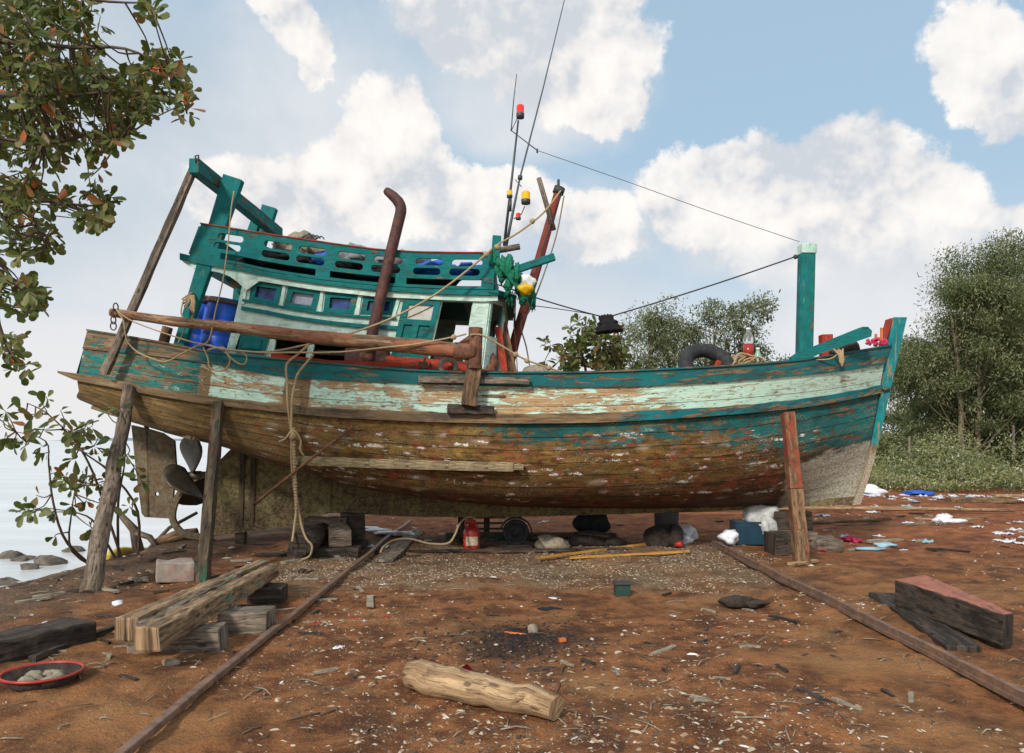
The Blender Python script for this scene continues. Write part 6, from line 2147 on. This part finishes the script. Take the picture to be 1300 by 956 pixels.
# ============================================================ vegetation
def leaves(name, pos, tip, up, L, Wd, mat, parent=None, shape='obovate', rs=None):
    """pos, tip (unit), up: (N,3); one leaf = one island"""
    n = len(pos)
    side = np.cross(tip, up)
    side /= np.maximum(np.linalg.norm(side, axis=1, keepdims=True), 1e-6)
    nrm = np.cross(side, tip)
    L = L[:, None]; Wd = Wd[:, None]
    if shape == 'obovate':
        prof = [(0, 0, 0), (.35, .30, .04), (.72, .52, .05), (.93, .34, .0), (1.0, 0, -.06), (.93, -.34, .0), (.72, -.52, .05), (.35, -.30, .04), (.5, 0, -.03)]
        vs = [pos + tip * L * a + side * Wd * b + nrm * L * c for a, b, c in prof]
        per = 9
        fidx = [(0, 1, 8), (1, 2, 8), (2, 3, 4, 8), (4, 5, 6, 8), (6, 7, 8), (7, 0, 8)]
    else:
        prof = [(0, 0, 0), (.5, .5, .06), (1.0, 0, -.05), (.5, -.5, .06)]
        vs = [pos + tip * L * a + side * Wd * b + nrm * L * c for a, b, c in prof]
        per = 4
        fidx = [(0, 1, 2, 3)]
    V = np.stack(vs, 1).reshape(-1, 3)
    o0 = np.array(origin_of(parent)) if parent else V.mean(0)
    V = V - o0
    me = bpy.data.meshes.new(name)
    base = np.arange(n) * per
    loops, starts, tot = [], [], []
    nl = sum(len(f) for f in fidx)
    li = np.concatenate([np.array(f) for f in fidx])
    loops = (base[:, None] + li[None]).ravel()
    ls = np.cumsum([0] + [len(f) for f in fidx[:-1]])
    starts = ((np.arange(n) * nl)[:, None] + ls[None]).ravel()
    me.vertices.add(len(V)); me.vertices.foreach_set('co', V.ravel())
    me.loops.add(len(loops)); me.loops.foreach_set('vertex_index', loops.astype(np.int32))
    me.polygons.add(len(starts)); me.polygons.foreach_set('loop_start', starts.astype(np.int32))
    me.update(calc_edges=True)
    me.materials.append(mat)
    o = bpy.data.objects.new(name, me)
    COL.objects.link(o)
    if parent: o.parent = parent
    else: o.location = o0
    return o


def unit(a): return a / np.maximum(np.linalg.norm(a, axis=1, keepdims=True), 1e-6)


def small_tree(px, d, h, w, n, seed, mat, label, cat='tree', group=None, name='tree', leaf=(.16, .05), trunk='bark', base_z=None, crown_lo=.25, top_bias=1.0, ncl=70, droop=.5, nstem=1):
    rs = np.random.RandomState(seed)
    x = (px - CX) / F * d
    z0 = 0.0 if base_z is None else base_z
    root = empty(name, (x, d, z0), label, cat, group)
    # clusters inside a lobed crown
    lobes = []
    for k in range(9):
        t = rs.uniform(crown_lo, .86)
        rad = w * .5 * (1 - abs(t - .5) * .8) * rs.uniform(.25, .72)
        a = rs.uniform(0, 6.28)
        lobes.append((x + rad * math.cos(a), d + rad * math.sin(a), z0 + h * t, w * rs.uniform(.17, .27), h * rs.uniform(.09, .15)))
    lobes.append((x + rs.uniform(-.1, .1) * w, d, z0 + h * .86, w * .17, h * .12))
    cl = []
    while len(cl) < ncl:
        q = lobes[rs.randint(len(lobes))]
        v = rs.normal(0, 1, 3); v /= np.linalg.norm(v)
        r = rs.uniform(.55, 1.05)
        c = np.array([q[0] + v[0] * q[3] * r, q[1] + v[1] * q[3] * r, q[2] + v[2] * q[4] * r])
        if c[2] < z0 + h * crown_lo * .7: continue
        cl.append(c)
    cl = np.array(cl)
    mb = MB()
    for s_ in range(nstem):
        dx = (s_ - (nstem - 1) / 2) * w * .16
        lean = rs.uniform(-.08, .08) * w
        tr = [Vector((x + dx * (.4 + t) + lean * t + .04 * w * math.sin(4 * t + seed + s_), d + .03 * w * math.sin(3 * t + s_), z0 - .1 + h * .82 * t)) for t in np.linspace(0, 1, 9)]
        r0 = h * .016
        mb.tube(tr, [r0 * (1 - .8 * t) + .012 for t in np.linspace(0, 1, 9)], 8)
        for c in cl[s_::nstem][:26]:
            t = min(.95, max(.2, (c[2] - z0) / h / .82 - .22))
            i = int(t * 8)
            s = tr[i]
            e = Vector(c)
            m_ = s.lerp(e, .5) + Vector((0, 0, -.04 * h * rs.rand()))
            mb.tube([s, m_, e], [r0 * .26, r0 * .16, .006], 5)
    mb.build('trunk', M[trunk], root)
    k = rs.randint(0, ncl, n)
    sg = np.array([w * .055, w * .055, h * .028])
    pos = cl[k] + np.clip(rs.normal(0, 1, (n, 3)), -1.7, 1.7) * sg * rs.uniform(.6, 1.3, (ncl, 1))[k]
    tip = unit(rs.normal(0, 1, (n, 3)) + np.array([0, 0, -droop]))
    up = unit(rs.normal(0, .6, (n, 3)) + np.array([0, 0, 1]))
    L = leaf[0] * rs.uniform(.6, 1.3, n); Wd = leaf[1] * rs.uniform(.7, 1.3, n)
    leaves('crown', pos, tip, up, L, Wd, mat, root, 'quad')
    return root


g_ = 'trees behind the boat'
small_tree(843, 30, 6.9, 5.2, 15000, 1, M['casuarina_leaf'], 'airy grey green tree behind the deck, left of its taller neighbour', group=g_, leaf=(.15, .05), ncl=110, crown_lo=.3, nstem=2)
small_tree(918, 29, 7.0, 5.0, 16000, 2, M['casuarina_leaf'], 'rounded grey green tree rising behind the tyre and bow post', group=g_, leaf=(.15, .05), ncl=110, crown_lo=.3, nstem=2)
small_tree(985, 33, 5.1, 3.6, 7000, 3, M['casuarina_leaf'], 'low wispy tree seen between the red bottle and the bow post', group=g_, leaf=(.15, .05), ncl=60)
small_tree(800, 31, 4.9, 3.0, 6000, 4, M['casuarina_leaf'], 'small sparse tree left of the grey green pair', group=g_, leaf=(.15, .05), ncl=50)
g2 = 'tall trees at the right edge'
small_tree(1303, 33, 10.4, 8.2, 56000, 11, M['acacia_leaf'], 'tallest spreading tree at the right edge', group=g2, leaf=(.17, .048), ncl=260, crown_lo=.12, nstem=3, trunk='bark_pale')
small_tree(1228, 31, 8.2, 5.4, 32000, 12, M['acacia_leaf'], 'broad leafy tree just left of the tallest one', group=g2, leaf=(.17, .048), ncl=180, crown_lo=.12, nstem=2, trunk='bark_pale')
small_tree(1172, 35, 6.4, 5.4, 18000, 13, M['acacia_leaf'], 'lower dense tree right behind the stem of the boat', group=g2, leaf=(.17, .048), ncl=130, crown_lo=.12, nstem=2)
small_tree(1400, 36, 12.0, 9.0, 32000, 14, M['acacia_leaf'], 'tall tree partly cut off by the right edge', group=g2, leaf=(.2, .07), ncl=160, crown_lo=.2, nstem=2)
small_tree(1270, 40, 8.2, 8.0, 24000, 15, M['acacia_leaf'], 'background tree filling the gap behind the tall trees', group=g2, leaf=(.22, .08), ncl=130, crown_lo=.08)
small_tree(1150, 44, 6.2, 9.0, 20000, 16, M['acacia_leaf'], 'dark low tree in the gap beside the stem', group=g2, leaf=(.22, .08), ncl=120, crown_lo=.05)
small_tree(1345, 42, 8.5, 9.0, 20000, 17, M['acacia_leaf'], 'rear tree behind the right edge of the clearing', group=g2, leaf=(.22, .08), ncl=120, crown_lo=.05)
small_tree(1240, 48, 7.0, 11.0, 18000, 18, M['acacia_leaf'], 'farthest low tree behind the fence posts', group=g2, leaf=(.24, .09), ncl=120, crown_lo=.03)


def undergrowth():
    rs = np.random.RandomState(31)
    n = 110000
    x = rs.uniform(-2, 30, n); y = 24.2 + 11 * rs.rand(n) ** 1.2
    m_ = x > (y - 24) * .2 - 3
    x, y = x[m_], y[m_]
    hgt = (.50 + .85 * sstep(y, 24, 31)) * (1 + 1.7 * vnoise(x * .6, y * .6) + .8 * vnoise(x * 1.9 + 9, y * 1.9))
    z = hgt * rs.rand(len(x)) ** .55
    pos = np.stack([x, y, z], -1)
    nn = len(x)
    tip = unit(rs.normal(0, 1, (nn, 3)) + np.array([0, 0, .5]))
    up = unit(rs.normal(0, .6, (nn, 3)) + np.array([0, -.5, 1]))
    o = leaves('undergrowth', pos, tip, up, .12 * rs.uniform(.5, 1.4, nn), .045 * rs.uniform(.6, 1.4, nn), M['weed_leaf'], None, 'quad')
    tag(o, 'low weeds with pale flowers along the edge of the clearing', 'weeds', kind='stuff')
    # darker brush behind
    n = 40000
    x = rs.uniform(2, 44, n); y = rs.uniform(33, 40, n)
    hgt = 2.3 * (1 + .9 * vnoise(x * .5, y * .5))
    pos = np.stack([x, y, hgt * rs.rand(n) ** .6], -1)
    tip = unit(rs.normal(0, 1, (n, 3))); up = unit(rs.normal(0, .6, (n, 3)) + np.array([0, -.5, 1]))
    o = leaves('brush', pos, tip, up, .22 * rs.uniform(.5, 1.4, n), .09 * rs.uniform(.6, 1.4, n), M['acacia_leaf'], None, 'quad')
    tag(o, 'dark green brush under the tall trees', 'brush', kind='stuff')


undergrowth()
# fence posts at the right
root = empty('fence', W(1270, 0, 30.0), 'thin wooden post and rail fence in the weeds at the right', 'fence')
for px in (1155, 1222, 1287):
    mb = MB(); mb.tube([W(px, 0, 30, -.1), W(px - .5, 0, 30, 2.1 if px == 1287 else 1.7)], .05, 8); mb.build('post', M['grey_wood'], root)
for h in (1.0, 1.35):
    mb = MB(); mb.tube([W(1150, 0, 30.0, h), W(1222, 0, 30.0, h - .03), W(1320, 0, 30.0, h)], .02, 6); mb.build('rail', M['grey_wood'], root)


# ---- broad-leaved almond trees
def almond(root_loc, label, trunk_pts, boughs, rosettes, seed, leaf=.19, group=None, name='almond_tree', trunk_r=.09, per=8, sag=.35, jitr=.09):
    """boughs: lists of (px,py,d); rosettes: (px,py,d) end points joined by twigs to the nearest bough point"""
    rs = np.random.RandomState(seed)
    root = empty(name, root_loc, label, 'tree', group)
    mb = MB()
    if trunk_pts: mb.tube(smooth_path(trunk_pts, 3), [trunk_r * (1 - .6 * i / (len(smooth_path(trunk_pts, 3)) - 1)) for i in range(len(smooth_path(trunk_pts, 3)))], 10)
    nodes = []
    for b in boughs:
        pts = smooth_path([P(*q) if not isinstance(q, Vector) else q for q in b], 4)
        mb.tube(pts, [max(.005, (.032 if trunk_pts else .017) * (1 - i / len(pts)) + .004) for i in range(len(pts))], 6)
        nodes += pts[2:]
    pos, tip, up, L, Wd = [], [], [], [], []
    for q in rosettes:
        e = P(*q)
        s = min(nodes, key=lambda p: (p - e).length)
        m_ = s.lerp(e, .55) + Vector((rs.uniform(-.05, .05), rs.uniform(-.05, .05), rs.uniform(-.08, .02)))
        tw = smooth_path([s, m_, e], 3)
        mb.tube(tw, [.010 - .006 * i / (len(tw) - 1) for i in range(len(tw))], 5)
        dr = (e - m_).normalized()
        nl = rs.randint(per - 3, per + 3)
        a0 = rs.uniform(0, 6.28)
        u = dr.orthogonal().normalized(); w = dr.cross(u)
        for k in range(nl):
            a = a0 + k * 2.4
            out = (u * math.cos(a) + w * math.sin(a)) * rs.uniform(.6, 1.0) + dr * rs.uniform(.1, .8) + Vector((0, 0, rs.uniform(-sag - .25, .15)))
            out.normalize()
            pos.append(e - dr * rs.uniform(0, jitr) + out * .02 + Vector(rs.uniform(-.3, .3, 3)) * (jitr - .09))
            tip.append(out)
            n_ = dr * .7 + Vector((0, 0, .5)) + Vector(rs.uniform(-.5, .5, 3))
            up.append(n_.normalized())
            l = leaf * rs.uniform(.45, 1.25)
            L.append(l); Wd.append(l * rs.uniform(.36, .58))
    mb.build('trunk', M['twig'], root)
    leaves('crown', np.array(pos), np.array(tip), np.array(up), np.array(L), np.array(Wd), M['almond_leaf'], root)
    return root


rr_ = random.Random(21)
ros = []


def spray(cx, cy, rx, ry, n, d0=6.4, d1=8.4):
    for _ in range(int(n * (1.3 if d0 == 6.4 else .8 if d0 < 11 else 1.4) + .5)):
        a, r = rr_.uniform(0, 6.28), math.sqrt(rr_.random())
        ros.append((cx + rx * r * math.cos(a), cy + ry * r * math.sin(a), rr_.uniform(d0, d1)))


spray(40, 60, 90, 62, 62); spray(20, 140, 70, 62, 40); spray(110, 110, 60, 34, 26); spray(165, 118, 46, 30, 20); spray(205, 92, 34, 26, 12)
spray(236, 132, 14, 16, 6); spray(150, 165, 24, 28, 9); spray(80, 180, 60, 24, 16); spray(185, 8, 12, 6, 2); spray(60, 10, 80, 22, 22)
spray(62, 235, 60, 34, 16); spray(108, 262, 38, 24, 12); spray(20, 258, 30, 40, 9); spray(62, 305, 18, 18, 5); spray(28, 305, 28, 20, 5)
spray(22, 372, 32, 26, 12); spray(50, 384, 10, 10, 3); spray(12, 440, 16, 14, 4); spray(26, 462, 12, 8, 2); spray(-20, 200, 40, 200, 26)
almond((-6.3, 7.2, 0), 'broad leaved tree whose branches hang into the upper left corner', [Vector((-6.3, 7.2, -.4)), Vector((-6.2, 7.1, 1.5)), Vector((-6.0, 7.3, 3.2)), Vector((-5.7, 7.4, 4.8)), Vector((-5.2, 7.4, 6.4))],
       [[Vector((-6.0, 7.3, 3.4)), (-60, 240, 7.3), (20, 245, 7.2), (80, 258, 7.2), (130, 262, 7.2)],
        [Vector((-5.9, 7.3, 4.0)), (-60, 130, 7.3), (20, 120, 7.2), (90, 122, 7.2), (165, 115, 7.3), (235, 130, 7.3)],
        [Vector((-5.8, 7.3, 4.4)), (-60, 60, 7.3), (30, 55, 7.2), (90, 60, 7.3), (160, 62, 7.2), (215, 88, 7.2)],
        [Vector((-5.6, 7.3, 5.0)), (-20, -60, 7.3), (60, -20, 7.2), (120, 0, 7.3), (190, 4, 7.3)],
        [Vector((-6.0, 7.3, 2.9)), (-60, 300, 7.3), (-5, 330, 7.2), (20, 360, 7.2), (45, 380, 7.2)],
        [(-40, 170, 7.0), (10, 180, 6.9), (70, 180, 6.9), (120, 170, 7.0), (150, 180, 7.0)],
        [(20, 245, 7.2), (45, 285, 7.2), (60, 315, 7.2)], [(-5, 330, 7.2), (-5, 400, 7.2), (10, 440, 7.2), (28, 465, 7.2)],
        [(-20, 90, 7.8), (50, 90, 7.9), (120, 95, 7.9)]], ros, 5, leaf=.125, trunk_r=.16, per=10, jitr=.16)

ros = []
spray(45, 525, 50, 22, 15, 9.2, 10.4); spray(80, 560, 50, 26, 16, 9.2, 10.4); spray(10, 555, 18, 12, 5, 9.4, 10); spray(125, 555, 34, 22, 9, 9.2, 10.4)
spray(95, 610, 44, 20, 13, 9.2, 10.4); spray(50, 640, 26, 18, 6, 9.4, 10); spray(120, 640, 30, 16, 5, 9.4, 10.3); spray(160, 610, 22, 36, 9, 9.4, 10.5); spray(108, 676, 14, 12, 3, 9.5, 10.2); spray(72, 686, 5, 10, 1, 9.6, 10); spray(150, 520, 20, 12, 3, 9.6, 10.2)
_r0 = W(160, 0, 10.9)
almond(_r0, 'leggy shore bush with broad green and red leaves at the water edge', None,
       [[_r0 + Vector((0, 0, -.2)), (140, 665, 10.6), (118, 600, 10.2), (95, 560, 10), (60, 525, 9.9), (35, 512, 9.8)],
        [_r0 + Vector((-.3, 0, -.25)), (86, 690, 10.2), (68, 640, 10), (62, 590, 9.9), (58, 560, 9.9), (20, 548, 9.8)],
        [_r0 + Vector((-.1, 0, -.2)), (150, 640, 10.6), (158, 590, 10.4), (160, 540, 10.3)],
        [_r0 + Vector((.1, .1, -.2)), (175, 650, 10.7), (140, 600, 10.3), (100, 570, 10), (80, 545, 9.9)],
        [_r0 + Vector((-.2, 0, -.25)), (92, 700, 10.2), (91, 650, 10.0), (98, 610, 10.0)],
        [_r0 + Vector((-.05, 0, -.2)), (130, 680, 10.5), (110, 655, 10.2), (60, 645, 10)]], ros, 9, leaf=.165, name='shore_bush', per=5, sag=.55)

ros = []
spray(742, 424, 26, 18, 14, 14.6, 15.6); spray(775, 430, 20, 12, 9, 14.6, 15.6); spray(712, 440, 24, 10, 8, 14.6, 15.6); spray(755, 452, 44, 14, 18, 14.6, 15.6); spray(735, 466, 50, 10, 14, 14.6, 15.6); spray(690, 436, 6, 4, 1, 15, 15.2); spray(780, 465, 30, 10, 8, 15, 15.6)
_r1 = W(748, 0, 15.2)
almond(_r1, 'broad leaved young tree showing above the gunwale amidships', [_r1 + Vector((0, 0, -.1)), _r1 + Vector((.05, 0, 1.2)), _r1 + Vector((0, 0, 2.6))],
       [[_r1 + Vector((0, 0, 2.3)), (742, 460, 15.1), (735, 440, 15), (742, 415, 15)], [_r1 + Vector((0, 0, 2.2)), (760, 455, 15.1), (775, 440, 15), (790, 426, 15)], [_r1 + Vector((0, 0, 2.2)), (725, 462, 15.1), (705, 445, 15), (688, 438, 15)]],
       ros, 10, leaf=.17, per=8)
